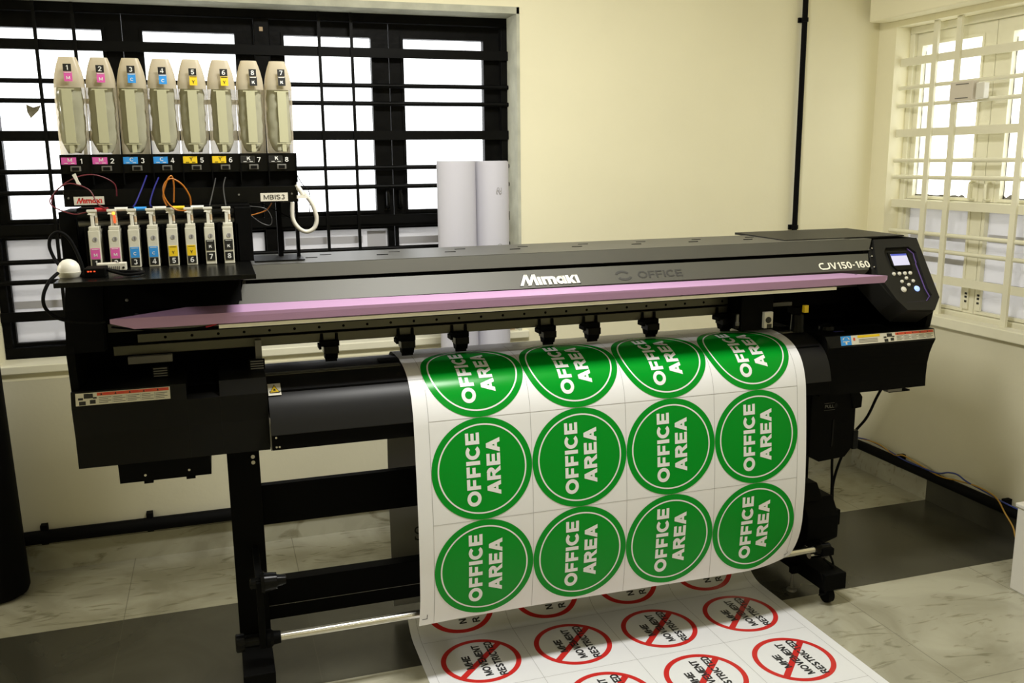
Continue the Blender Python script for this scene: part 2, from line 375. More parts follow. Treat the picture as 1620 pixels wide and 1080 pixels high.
# --- window_1: black, four leaves above, four below
W1 = structure(bpy.data.objects.new('window_1', None)); C.objects.link(W1); W1.location = (.22, 3.93, .83)
def k1(o): o.matrix_parent_inverse = Matrix.Translation((-.22, -3.93, -.83)); return o
f = MB()
f.box(-.814, 1.254, 3.91, 3.98, 2.135, 2.170, 'blackwood'); f.box(-.814, 1.254, 3.91, 3.98, .815, .872, 'blackwood')
f.box(-.814, -.785, 3.91, 3.98, .872, 2.135, 'blackwood'); f.box(1.222, 1.254, 3.91, 3.98, .872, 2.135, 'blackwood')
f.box(.196, .256, 3.905, 3.98, .872, 2.135, 'blackwood'); f.box(-.785, 1.222, 3.905, 3.98, 1.300, 1.345, 'blackwood')
k1(f.build('window_frame', W1, bevel=.003))
for a0, a1, p0, p1 in ((-.784, -.292, -.745, -.364), (-.290, .195, -.218, .122), (.257, .737, .313, .664), (.740, 1.221, .800, 1.149)):
    k1(sash('shutter', W1, 'blackwood', 'clearglass', back, a0, a1, 1.346, 2.134, p0, p1, 1.368, 2.076, 3.935, 3.965, 3.952))
for a0, a1, p0, p1 in ((-.784, -.292, -.772, -.325), (-.290, .195, -.262, .190), (.257, .737, .268, .708), (.740, 1.221, .755, 1.200)):
    k1(sash('lower_shutter', W1, 'blackwood', 'film', back, a0, a1, .873, 1.299, p0, p1, .888, 1.290, 3.935, 3.965, 3.952))
for z in FLAT: k1(MB().box(-.813, 1.253, 3.896, 3.904, z-.019, z+.019, 'blackiron').build('flat_bar', W1))
for z in ROD: k1(MB().cyl((-.813, 3.90, z), (1.253, 3.90, z), .0095, 'blackiron', 10).build('round_bar', W1, smooth=40))
for x in (-.585, -.454, .449, .579): k1(MB().box(x-.006, x+.006, 3.886, 3.896, .835, 2.166, 'blackiron').build('upright_bar', W1))
for x in (.708, .762):
    h = MB(); h.tube([(x, 3.935, 1.452), (x, 3.905, 1.446), (x, 3.90, 1.415), (x, 3.905, 1.384), (x, 3.935, 1.378)], .0085, 'blackgloss'); h.box(x-.012, x+.012, 3.930, 3.936, 1.366, 1.464, 'blackgloss')
    k1(h.build('shutter_handle', W1, smooth=40))
# folded paper creases on the lower panes
for x0, x1, z0, z1 in ((-.77, -.33, 1.02, 1.05), (-.47, -.335, .89, 1.01), (.62, .70, .89, 1.28), (.76, 1.19, 1.22, 1.25), (.275, .60, 1.23, 1.26)):
    k1(MB().box(x0, x1, 3.9485, 3.9505, z0, z1, 'filmfold').build('film_fold', W1))
m = MB(); m.add([(-.652, 3.9500, 1.800), (-.628, 3.9500, 1.788), (-.600, 3.9500, 1.797), (-.612, 3.9500, 1.775), (-.640, 3.9500, 1.748), (-.650, 3.9500, 1.770)], [tuple(range(6))], 'smudge'); k1(m.build('pane_stain', W1, normals=False))
m = MB(); m.box(.218, .232, 3.9035, 3.906, 2.085, 2.102, 'card'); k1(m.build('paint_chip', W1, bevel=.003))
# --- window_2: cream, two leaves above, two below
W2 = structure(bpy.data.objects.new('window_2', None)); C.objects.link(W2); W2.location = (3.16, 3.16, .86)
def k2(o): o.matrix_parent_inverse = Matrix.Translation((-3.16, -3.16, -.86)); return o
f = MB()
for a, b, c, e in ((RY0, RY1, 2.128, RZ1), (RY0, RY1, RZ0, .882), (RY0, RY0+.03, .882, 2.128), (RY1-.03, RY1, .882, 2.128), (RY0+.03, RY1-.03, 1.338, 1.372)): right(f, a, b, 3.150, 3.22, c, e, 'cream')
k2(f.build('window_frame', W2, bevel=.003))
for a0, a1, p0, p1 in ((2.701, 3.163, 2.745, 3.075), (3.166, 3.626, 3.238, 3.588)):
    k2(sash('shutter', W2, 'cream', 'clearglass', right, a0, a1, 1.373, 2.127, p0, p1, 1.388, 2.070, 3.170, 3.200, 3.187))
for a0, a1, p0, p1 in ((2.701, 3.163, 2.712, 3.140), (3.166, 3.626, 3.236, 3.617)):
    k2(sash('lower_shutter', W2, 'cream', 'film', right, a0, a1, .883, 1.337, p0, p1, .898, 1.330, 3.170, 3.200, 3.187))
for z in (2.0, 1.678, 1.352, 1.022): k2(MB().box(3.106, 3.114, RY0+.002, RY1+.02, z-.018, z+.018, 'cream').build('flat_bar', W2))
for z in (1.884, 1.803, 1.552, 1.476, 1.222, 1.148): k2(MB().cyl((3.11, RY0+.002, z), (3.11, RY1+.02, z), .0095, 'cream', 10).build('round_bar', W2, smooth=40))
for y in (3.435, 3.300, 2.93): k2(MB().box(3.094, 3.106, y-.014, y+.014, RZ0+.022, RZ1-.002, 'cream').build('upright_bar', W2))
for y in (3.212, 3.125):
    h = MB(); h.tube([(3.17, y, 1.460), (3.14, y, 1.455), (3.136, y, 1.42), (3.14, y, 1.386), (3.17, y, 1.382)], .006, 'cream'); h.box(3.165, 3.171, y-.018, y+.018, 1.374, 1.468, 'cream')
    k2(h.build('shutter_handle', W2, smooth=40))
for y in (3.205, 3.135):
    h = MB(); h.box(3.160, 3.171, y-.014, y+.014, .90, 1.00, 'cream')
    for dz in (.93, .95, .965): h.box(3.158, 3.161, y-.008, y+.004, dz, dz+.009, 'blacklabel')
    k2(h.build('tower_bolt', W2))
for y0, y1, z0, z1 in ((2.72, 3.13, .99, 1.03), (2.72, 3.13, 1.20, 1.235), (3.24, 3.60, 1.19, 1.22), (3.24, 3.60, 1.085, 1.11)):
    k2(MB().box(3.1835, 3.1855, y0, y1, z0, z1, 'filmfold').build('film_fold', W2))

for y, zz in ((3.588, 1.388), (3.075, 1.388)):
    m = MB(); rnd = random.Random(int(y*100)); z = zz
    pts = [(y-.001, z+.02*i) for i in range(34)]; q = [(y-.004-rnd.uniform(0, .004), z_) for _, z_ in pts]
    for i in range(33): m.add([(3.184, pts[i][0], pts[i][1]), (3.184, pts[i+1][0], pts[i+1][1]), (3.184, q[i+1][0], q[i+1][1]), (3.184, q[i][0], q[i][1])], [(0, 1, 2, 3)], 'smalltext')
    n = 18; base = [(y-.018*i, z) for i in range(n)]; topq = [(y-.018*i, z+.004+rnd.uniform(0, .006)*(3 if (i > n-4 and y > 3.3) or (i < 5 and y < 3.3) else 1)) for i in range(n)]
    for i in range(n-1): m.add([(3.184, *base[i]), (3.184, *base[i+1]), (3.184, *topq[i+1]), (3.184, *topq[i])], [(0, 1, 2, 3)], 'smalltext')
    k2(m.build('putty_crack', W2, normals=False))

# ------------------------------------------------------------ pipes and cables on the walls
c = MB(); c.cyl((2.636, 3.752, .19), (2.636, 3.752, ZC), .0125, 'rubber', 14)
P = c.build('wall_conduit', smooth=40); tag(P, 'thin vertical black conduit pipe running up the cream back wall', 'pipe')
for z in (2.19, 1.245):
    k = MB(); k.box(2.614, 2.658, 3.764, 3.776, z-.011, z+.011, 'rubber'); k.lathe((2.636, 3.752, z-.009), (0, 0, 1), [(0, .0165), (.018, .0165)], 'rubber'); k.build('pipe_clip', P, smooth=40)
c = MB(); c.tube([(XL+.02, 3.742, .150), (0, 3.742, .150), (2.0, 3.742, .150), (3.0, 3.742, .150)], .027, 'rubber', 12, 2)
P = c.build('skirting_conduit', smooth=40); tag(P, 'thick black conduit pipe along the back wall just above the tiled skirting', 'pipe')
for x in (-.72, -.335, .9, 1.8):
    k = MB(); k.box(x-.012, x+.012, 3.738, 3.776, .119, .196, 'rubber'); k.build('pipe_clip', P)
c = MB(); c.tube([(3.038, 3.71, .135), (3.038, 3.3, .133), (3.038, 2.7, .131), (3.038, 1.2, .13)], .023, 'rubber', 12, 2)
P = c.build('skirting_conduit', smooth=40); tag(P, 'black conduit pipe along the skirting of the wall with the cream window', 'pipe')
for y in (3.4, 2.78):
    k = MB(); k.box(3.032, 3.071, y-.010, y+.010, .11, .17, 'rubber'); k.build('pipe_clip', P)
def cable(name, pts, r, m, label, cat='cable', group=None): return tag(MB().tube(pts, r, m, 7, 6).build(name, smooth=60), label, cat, group)
cable('data_cable', [(3.02, 3.711, .169), (3.018, 3.592, .187), (3.02, 3.455, .177), (3.02, 3.346, .163), (3.02, 3.242, .163), (3.01, 3.126, .172), (3.0, 3.054, .200), (3.0, 3.0, .208), (3.0, 2.945, .194), (3.01, 2.841, .178), (3.02, 2.70, .160), (3.02, 2.2, .158)], .0035, 'bluecable', 'thin blue cable lying loose along the skirting conduit under the cream window')
cable('data_cable', [(3.02, 3.66, .178), (3.015, 3.524, .190), (3.02, 3.412, .168), (3.015, 3.348, .185), (3.02, 3.244, .172), (3.02, 3.125, .158), (3.01, 3.015, .176), (3.0, 2.893, .192), (3.0, 2.791, .180), (3.0, 2.737, .130), (2.995, 2.689, .092), (2.98, 2.62, .03), (2.98, 2.4, .005)], .0035, 'yellowcable', 'thin ochre yellow cable drooping to the floor off the skirting conduit')
# small box clipped to the bars of the cream window
b = thing('wall_socket_box', 'cream rectangular plastic box fixed to the bars of the cream window', 'box', loc=(3.085, 3.22, 1.80))
m_ = MB().box(-.020, .012, -.055, .075, 0, .082, 'wallbox').build('box_body', b, bevel=.004)
for z in (.012, .070): MB().box(-.0215, -.0195, -.03, .04, z-.002, z+.002, 'smalltext').build('vent_slot', b)
MB().box(-.016, .012, -.110, -.066, .004, .070, 'white').build('side_cap', b, bevel=.003)

# ------------------------------------------------------------ things standing about the room
def paper_roll(x, y, r, h, label, marks):
    o = thing('paper_roll', label, 'roll', 'white media rolls standing behind the printer', (x, y, 0))
    b = MB(); n = 40; prof = [(0, r*.42), (0, r), (h, r), (h, r*.42)]
    b.lathe((0, 0, 0), (0, 0, 1), [(0, .0), (0, r), (h, r), (h, r*.45), (h-.05, r*.45), (h-.05, 0)], 'paper', n)
    # loose outer wrap that stands off the roll
    pts = [(math.cos(a)*(r+.0015+.010*max(0, (a+1.9)/1.6)**2*.4), math.sin(a)*(r+.0015+.010*max(0, (a+1.9)/1.6)**2*.4)) for a in [-2.9+i*.12 for i in range(22)]]
    vs = [(px, py, .004) for px, py in pts]+[(px, py, h-.003) for px, py in pts]; k = len(pts)
    wv = MB(); wv.add(vs, [(i, i+1, k+i+1, k+i) for i in range(k-1)], 'paper')
    b.build('roll_body', o, smooth=35); wp = wv.build('loose_wrap', o, smooth=60, normals=False)
    if marks:
        a = -1.42
        for s, z in (('P', 1.20), ('D', 1.24), ('S', 1.46)):
            t = MB(); put_text(t, s, (math.cos(a)*(r+.010), math.sin(a)*(r+.010)-.002, z), (0, 0, 1), (-math.cos(a-math.pi/2), -math.sin(a-math.pi/2), 0), .022, 'line', .14)
            t.build('printed_mark', o)
paper_roll(.908, 3.52, .074, 1.572, 'wide white paper roll standing upright behind the printer against the window', False)
paper_roll(1.052, 3.52, .066, 1.571, 'slimmer white paper roll with faint printed letters standing upright beside the wider roll', True)
tag(MB().box(1.16, 1.24, 3.80, 3.875, .8312, .872, 'card').build('cardboard_box', bevel=.002), 'small brown cardboard box on the black window sill behind the white rolls', 'box')
b = thing('floor_box', 'low off-white box on the floor in front of the dark tile band', 'box', loc=(2.70, 2.40, 0))
MB().box(0, .24, -.75, .012, 0, .318, 'whitebox').build('box_body', b, bevel=.004)
MB().box(-.006, .246, -.756, .018, .3182, .334, 'whitebox').build('lid', b, bevel=.004)
o = thing('vinyl_roll', 'tall black vinyl roll standing on the floor below the black window', 'roll', loc=(-.872, 3.60, 0))
MB().lathe((0, 0, 0), (0, 0, 1), [(0, .09), (.008, .105), (.025, .112), (.9, .098), (1.05, .097), (1.05, .04), (1.0, .04), (1.0, 0)], 'rubber', 36).build('roll_body', o, smooth=35)
MB().lathe((0, 0, 1.001), (0, 0, 1), [(0, .0395), (.052, .0395), (.052, .034), (.0, .034)], 'card', 24).build('cardboard_core', o, smooth=35)

# ------------------------------------------------------------ the printer
PR = thing('large_format_printer', 'wide black roll printer with purple front strip on a black floor stand', 'printer', loc=(1.0, 2.75, 0))
INV = Matrix.Translation((-1.0, -2.75, 0))
def part(mb, name, smooth=0, bevel=0, label=None, parent=PR):
    o = mb.build(name, parent, smooth, bevel)
    o.matrix_parent_inverse = INV if parent is PR else Matrix.Identity(4)
    if label: o['label'] = label
    return o
def sub(mb, name, parent, smooth=0, bevel=0, label=None): return part(mb, name, smooth, bevel, label, parent)
# main cover with its groove; the ends slant with the panel
m = MB(); prof = [(2.663, 1.288), (2.648, 1.250), (2.670, 1.246), (2.668, 1.236), (2.644, 1.239), (2.600, 1.189), (2.62, 1.15), (2.93, 1.15), (2.94, 1.288)]
n = len(prof); xa = lambda z: .045+(z-1.189)*.30; xb = lambda z: 2.135+(z-1.189)*.55
vs = [(xa(z), y, z) for y, z in prof]+[(xb(z), y, z) for y, z in prof]
fs = [list(range(n))[::-1], list(range(n, 2*n))]+[(i, (i+1) % n, n+(i+1) % n, n+i) for i in range(n)]
m.add(vs, fs, 'charcoal')
cover = part(m, 'front_cover')
sub(MB().box(.07, 2.16, 2.6655, 2.672, 1.2365, 1.2465, 'dark'), 'cover_groove', cover)
m = MB(); m.prism([(2.668, 1.2881), (2.668, 1.2895), (2.945, 1.2915), (2.945, 1.2881)], .075, 2.10, 'greytop'); top = part(m, 'top_panel')
for i in range(9):
    x = .25+i*.215
    for y, dx in ((2.79, 0), (2.86, .05)): sub(MB().box(x+dx, x+dx+.035, y, y+.003, 1.2898, 1.2922, 'dark'), 'panel_slot', top)
m = MB(); m.prism([(2.70, 1.2885), (2.70, 1.2925), (3.02, 1.2965), (3.02, 1.2885)], 1.86, 2.360, 'panelgrey'); part(m, 'end_top_panel')
# left end cover, all in the shade of the shelf
m = MB(); m.prism([(2.665, 1.286), (2.60, 1.195), (2.56, 1.12), (2.549, 1.092), (2.62, 1.085), (2.62, 1.15), (2.94, 1.15), (2.94, 1.286)], -.391, -.30, 'black')
m.prism([(2.665, 1.286), (2.602, 1.189), (2.63, 1.15), (2.94, 1.15), (2.94, 1.286)], -.2999, .055, 'black'); endl = part(m, 'left_end_cover')
for x, z in ((-.24, 1.215), (-.235, 1.155)):
    m = MB(); m.lathe((x, 2.614-(z-1.2)*-.6-.012, z), (0, -.83, .55), [(0, .004), (.002, .004), (.003, .002)], 'midgrey', 12); sub(m, 'screw', endl)
# side plates that show as the outline at both ends
side = [(2.94, 1.285), (2.665, 1.284), (2.545, 1.092), (2.558, 1.02), (2.566, .977), (2.60, .977), (2.60, .80), (2.95, .80)]
part(MB().prism(side, -.3912, -.372, 'black'), 'side_plate'); part(MB().prism([(3.0, 1.288)]+side[1:-1]+[(3.0, .80)], 2.362, 2.3835, 'black'), 'side_plate')
# purple strip
m = MB()
A = [(-.092, 2.597, 1.190), (2.02, 2.597, 1.182), (2.130, 2.500, 1.1795), (-.275, 2.500, 1.1835)]
B = [(-.275, 2.501, 1.172), (-.218, 2.504, 1.154), (2.122, 2.504, 1.1555), (2.13, 2.501, 1.166)]
m.add(A, [(0, 1, 2, 3)], 'purple'); m.add([A[3], B[0], B[1], B[2], B[3], A[2]], [(0, 1, 2, 3, 4, 5)], 'purple')
bk = [(-.275, 2.52, 1.172), (-.20, 2.60, 1.152), (2.10, 2.60, 1.152), (2.13, 2.52, 1.166)]
m.add([B[0], B[1], B[2], B[3], *bk, A[0], A[1], A[2], A[3]], [(0, 4, 5, 1), (1, 5, 6, 2), (2, 6, 7, 3), (11, 8, 5, 4, 0), (10, 3, 7, 6, 9), (8, 9, 6, 5)], 'purple')
vis = part(m, 'front_strip', label='pale purple folded strip')
for x, z in ((-.214, 1.1865), (2.043, 1.181)):
    m = MB(); m.lathe((x, 2.55, z-.001), (0, -.1, 1), [(0, .0042), (.0015, .0042)], 'blacklabel', 14); sub(m, 'screw', vis)
m = MB(); m.box(-.011, 1.936, 2.508, 2.520, 1.141, 1.1505, 'logo'); part(m, 'light_bar', label='thin ivory strip under the purple front')
# logos
m = MB(); fn = Vector((0, -.75, .66)); up = Vector((0, .66, .75)).normalized(); ux = Vector((1, 0, 0))
def onface(x, t, off=.0): return Vector((x, 2.600, 1.189))+up*t+fn*off     # front face of the lower cover
def logo_word(mb, x0, t0, wdt, hgt, mt, off, place):
    W_, H_ = 1350., 250.
    def Q(*p): mb.add([place(x0+a/W_*wdt, t0+b/H_*hgt, off) for a, b in p], [tuple(range(len(p)))], mt)
    Q((0, 0), (70, 0), (195, 250), (130, 250)); Q((130, 250), (195, 250), (230, 95), (172, 30))
    Q((172, 0), (245, 0), (370, 250), (305, 250)); Q((305, 250), (370, 250), (415, 0), (345, 0))
    Q((430, 0), (500, 0), (470, 185), (400, 185))
    Q((520, 0), (590, 0), (560, 185), (490, 185)); Q((535, 130), (660, 120), (690, 185), (540, 185)); Q((640, 0), (710, 0), (690, 150), (625, 150)); Q((680, 130), (790, 110), (810, 160), (760, 185), (690, 185)); Q((755, 0), (825, 0), (812, 150), (738, 150))
    for q in stroke(ell(925, 92, 68, 62, 0, 360, 20), 62): Q(*q)
    Q((985, 0), (1055, 0), (1030, 185), (960, 185)); Q((890, 150), (980, 150), (1000, 185), (900, 185))
    Q((1070, 0), (1140, 0), (1115, 190), (1045, 190)); Q((1110, 85), (1165, 130), (1265, 0), (1180, 0)); Q((1110, 75), (1120, 110), (1200, 190), (1262, 190), (1165, 75))
    Q((1280, 0), (1350, 0), (1325, 190), (1255, 190))
logo_word(m, .868, .009, .196, .040, 'logo', .0022, onface)
lg = part(m, 'logo_lettering', label='ivory raised maker lettering')
m = MB(); logo_word(m, .8655, .0065, .201, .045, 'blacklabel', .0012, onface); sub(m, 'logo_outline', lg)
m = MB()
put_text(m, 'V150-160', onface(2.0665, .0215, .0020), ux, up, .0275, 'logo', .21, .09, .985)
for q in stroke([(1.963, .0330), (1.951, .0328), (1.9445, .028), (1.943, .020), (1.945, .0135), (1.951, .0105), (1.970, .0105), (1.979, .0135), (1.982, .019), (1.9825, .0350)], .0056): m.add([onface(a, b, .0020) for a, b in q], [(0, 1, 2, 3)], 'logo')
part(m, 'model_lettering', label='ivory model number lettering')
m = MB(); put_text(m, 'OFFICE', onface(1.345, .028, .0012), ux, up, .026, 'faded', .2, .12, 1.15); part(m, 'faded_lettering', label='faint dark lettering left on the cover')
m = MB()
for a0, a1, dx, dz in ((20, 170, 0, .003), (200, 350, .006, -.003)):
    for q in stroke(ell(1.213+dx, .028+dz, .021, .012, a0, a1, 10), .008): m.add([onface(a, b, .0012) for a, b in q], [(0, 1, 2, 3)], 'faded')
part(m, 'faded_emblem', label='faint dark round mark on the cover')
# control panel
pd = Vector((0, -.552, -.834)); pn = Vector((0, -.834, .552)); po = Vector((0, 2.663, 1.285))
def pan(x, t, d=0.): return po+Vector((x, 0, 0))+pd*t+pn*d
def slab(mb, pts, d0, d1, mt):
    n = len(pts); mb.add([pan(x, t, d0) for x, t in pts]+[pan(x, t, d1) for x, t in pts], [list(range(n))[::-1], list(range(n, 2*n))]+[(i, (i+1) % n, n+(i+1) % n, n+i) for i in range(n)], mt)
OUT = [(2.197, 0.0), (2.383, 0.0), (2.384, .236), (2.345, .285), (2.233, .275), (2.204, .235), (2.180, .165), (2.142, .125), (2.150, .10)]
WELL = [(2.222, .052), (2.236, .034), (2.333, .034), (2.357, .057), (2.353, .09), (2.350, .20), (2.356, .225), (2.333, .246), (2.240, .247), (2.222, .226)]
m = MB(); slab(m, [(2.18, 0.0), (2.383, 0.0), (2.384, .236), (2.345, .285), (2.233, .275), (2.204, .235), (2.150, .135)], -.10, -.012, 'panelgrey')
panel = part(m, 'control_panel')
m = MB(); outer = [(2.197, 0.0), (2.383, 0.0), (2.384, .236), (2.345, .282), (2.233, .275), (2.204, .235), (2.165, .135)]
def ring(mb, O, I, d0, d1, mt):
    # frame between two outlines of points given by angle sorting
    c = (2.295, .14); key = lambda p: math.atan2(p[1]-c[1], p[0]-c[0])
    N = 72
    def hit(P_, a):
        best = None; dx, dy = math.cos(a), math.sin(a)
        for i in range(len(P_)):
            (x1, y1), (x2, y2) = P_[i], P_[(i+1) % len(P_)]; ex, ey = x2-x1, y2-y1; den = dx*ey-dy*ex
            if abs(den) < 1e-12: continue
            t = ((x1-c[0])*ey-(y1-c[1])*ex)/den; u_ = ((x1-c[0])*dy-(y1-c[1])*dx)/den
            if t > 0 and -1e-6 <= u_ <= 1+1e-6: best = t if best is None else max(best, t)
        return (c[0]+dx*best, c[1]+dy*best)
    ang = sorted(set([key(p) for p in O+I]+[-math.pi+2*math.pi*i/N for i in range(N)])); k = len(ang)
    vs = []
    for Pp, d in ((O, d1), (I, d1), (I, d0), (O, d0)): vs += [pan(*hit(Pp, a), d) for a in ang]
    fs = []
    for r in range(4):
        r2 = (r+1) % 4; fs += [(r*k+i, r*k+(i+1) % k, r2*k+(i+1) % k, r2*k+i) for i in range(k)]
    mb.add(vs, fs, mt)
ring(m, outer, WELL, -.0119, .0, 'panelgrey'); sub(m, 'panel_bezel', panel)
m = MB(); slab(m, [(2.243, .050), (2.325, .053), (2.326, .108), (2.318, .121), (2.257, .121), (2.243, .100)], -.0118, -.006, 'blackgloss'); sub(m, 'screen_surround', panel)
m = MB(); slab(m, [(2.250, .0585), (2.317, .0585), (2.317, .103), (2.250, .103)], -.0059, -.005, 'screen'); slab(m, [(2.250, .0585), (2.317, .0585), (2.317, .0655), (2.250, .0655)], -.0049, -.0045, 'screenbar')
scr = sub(m, 'screen', panel, label='small pale blue lit screen')
def button(x, t, r, mt, label=None):
    m = MB(); m.lathe(pan(x, t, -.0118), pn, [(0, r*1.25), (.002, r*1.25), (.002, r), (.005, r*.95), (.006, r*.6)], mt, 16); sub(m, 'button', panel, 40, label=label)
for x in (2.240, 2.264, 2.287, 2.310): button(x, .1325, .0055, 'white')
for x, t in ((2.286, .151), (2.262, .1633), (2.310, .1633), (2.286, .1768)): button(x, t, .005, 'white')
button(2.258, .1936, .0085, 'white'); button(2.314, .1934, .0085, 'blueled', 'round button lit blue')
m = MB()
for a, b in (((2.262, .1633), (2.286, .151)), ((2.286, .151), (2.310, .1633)), ((2.310, .1633), (2.286, .1768)), ((2.286, .1768), (2.262, .1633))):
    m.cyl(pan(*a, -.0118), pan(*b, -.0118), .0006, 'midgrey', 6)
sub(m, 'key_marking', panel)
for x in (2.240, 2.264, 2.287, 2.310): m = MB(); m.cyl(pan(x-.005, .1235, -.0118), pan(x+.005, .1235, -.0118), .0005, 'midgrey', 6); sub(m, 'key_marking', panel)
for x in (2.254, 2.308): m = MB(); m.cyl(pan(x-.006, .182, -.0118), pan(x+.006, .182, -.0118), .0005, 'midgrey', 6); sub(m, 'key_marking', panel)
m = MB(); V_ = [(2.333, .036), (2.353, .058), (2.3505, .075), (2.3505, .092), (2.347, .098), (2.347, .196), (2.353, .226), (2.332, .2435), (2.246, .2445), (2.231, .2305)]
for q in stroke(V_, .0022): slab(m, list(q), -.0118, -.0085, 'violetline')
sub(m, 'violet_trim', panel, label='thin violet trim line')
for x, t in ((2.196, .0305), (2.185, .061), (2.178, .103)): m = MB(); m.lathe(pan(x-.012, t, -.0115), pn, [(0, .0032), (.006, .0032), (.007, .0015)], 'steel', 10); sub(m, 'screw', panel)
# beam with linear rail
m = MB(); m.prism([(2.76, 1.15), (2.762, 1.105), (2.772, 1.104), (2.772, 1.15)], -.31, 2.36, 'midgrey'); m.box(-.36, 2.36, 2.772, 2.93, 1.045, 1.149, 'black'); beam = part(m, 'carriage_beam')
m = MB(); m.box(-.235, 1.70, 2.748, 2.772, 1.073, 1.098, 'alu'); m.box(-.30, 1.70, 2.742, 2.772, 1.040, 1.068, 'alu')
rail = part(m, 'carriage_rail', bevel=.0015, label='olive aluminium guide rail')
for i in range(26): m = MB(); m.lathe((-.16+i*.0725, 2.7482, 1.085), (0, -1, 0), [(0, .0042), (.0006, .0042)], 'dark', 12); sub(m, 'bolt_hole', rail)
for x in (.28, .70, 1.12, 1.50): m = MB(); m.box(x, x+.11, 2.754, 2.762, 1.108, 1.117, 'dark'); m.box(x+.05, x+.16, 2.750, 2.762, 1.116, 1.122, 'dark'); sub(m, 'cable_clip', beam)
m = MB(); m.tube([(.0, 2.60, 1.150), (-.02, 2.61, 1.135), (-.08, 2.64, 1.123), (-.16, 2.65, 1.122), (-.23, 2.62, 1.135), (-.28, 2.58, 1.15)], .003, 'rubber'); m.tube([(.0, 2.598, 1.150), (-.02, 2.605, 1.137), (-.045, 2.612, 1.130)], .0025, 'redplastic'); part(m, 'beam_wire', 40)
# pinch rollers
for x in (.303, .536, .707, .999, 1.154, 1.367, 1.651):
    m = MB(); m.box(x-.030, x+.026, 2.715, 2.76, 1.030, 1.046, 'black'); m.box(x-.022, x+.022, 2.700, 2.75, 1.010, 1.032, 'blackgloss'); m.prism([(2.70, 1.012), (2.712, .992), (2.74, .992), (2.75, 1.012)], x-.019, x+.019, 'black')
    m.box(x-.036, x-.028, 2.705, 2.75, 1.024, 1.038, 'black'); m.prism([(2.738, 1.068), (2.740, 1.044), (2.736, 1.044)], x-.028, x-.018, 'black'); m.prism([(2.738, 1.068), (2.740, 1.044), (2.736, 1.044)], x+.016, x+.026, 'black')
    pr_ = part(m, 'pinch_roller', bevel=.0012); m = MB(); m.cyl((x-.017, 2.722, .9885), (x+.017, 2.722, .9885), .0055, 'rubber', 14); sub(m, 'roller_wheel', pr_, 40)
# platen and front guide
m = MB(); m.box(.104, 1.925, 2.66, 2.80, .935, .9705, 'guide'); m.box(.104, 1.925, 2.80, 2.835, .93, .966, 'guide'); part(m, 'platen')
for y, z in ((2.642, .9712), (2.652, .9725), (2.662, .9735)): part(MB().box(.106, .499, y, y+.0035, z, z+.0018, 'alu'), 'platen_strip')
part(MB().box(.44, .502, 2.675, 2.71, .976, .984, 'black'), 'media_clamp', bevel=.002); part(MB().box(1.832, 1.90, 2.65, 2.675, .9735, .9795, 'alu'), 'media_clamp', bevel=.002)
GP = [(2.755, .9775), (2.70, .9770), (2.645, .9712), (2.605, .9615), (2.568, .9448), (2.5375, .9182), (2.516, .8830), (2.503, .8395), (2.5015, .832)]
def dense(P):
    out = []
    for i in range(len(P)-1):
        a, b, c, d = P[max(i-1, 0)], P[i], P[i+1], P[min(i+2, len(P)-1)]
        for k in range(6):
            t = k/6; out.append(tuple(.5*((2*b[j])+(c[j]-a[j])*t+(2*a[j]-5*b[j]+4*c[j]-d[j])*t*t+(3*b[j]-a[j]-3*c[j]+d[j])*t**3) for j in (0, 1)))
    return out+[P[-1]]
GP = dense(GP)
m = MB(); m.strip(GP, .106, 1.932, 'guide', -.004); gd = part(m, 'paper_guide', 35)
m = MB(); m.box(.106, 1.932, 2.510, 2.60, .787, .832, 'black'); part(m, 'guide_base', bevel=.002)
for x, z in ((.118, .797), (.118, .824), (.126, .797)):
    m = MB(); m.lathe((x, 2.5099, z), (0, -1, 0), [(0, .003), (.002, .003)], 'steel', 10); sub(m, 'screw', gd)
m = MB(); e0, e1 = Vector((0, 2.551, .9320)), Vector((0, 2.592, .9560)); en = Vector((0, -(e1-e0).z, (e1-e0).y)).normalized()
def onst(x, k, o): return e0.lerp(e1, k)+Vector((x, 0, 0))+en*o
m.add([onst(.107, 0, .0040), onst(.142, 0, .0040), onst(.142, 1, .0040), onst(.107, 1, .0040)], [(0, 1, 2, 3)], 'sticker')
m.add([onst(.110, .18, .0046), onst(.139, .18, .0046), onst(.1245, .90, .0046)], [(0, 1, 2)], 'blacklabel'); m.add([onst(.1125, .24, .0052), onst(.1365, .24, .0052), onst(.1245, .80, .0052)], [(0, 1, 2)], 'yellow')
m.add([onst(.121, .36, .0056), onst(.128, .36, .0056), onst(.126, .5, .0056), onst(.122, .5, .0056)], [(0, 1, 2, 3)], 'blacklabel')
sub(m, 'warning_sticker', gd, label='small white sticker with a yellow triangle')
part(MB().box(.11, 1.92, 2.56, 2.80, .79, .944, 'dark'), 'body_core')
part(MB().box(.1032, .1058, 2.512, 2.60, .787, .88, 'midgrey'), 'guide_end_plate')
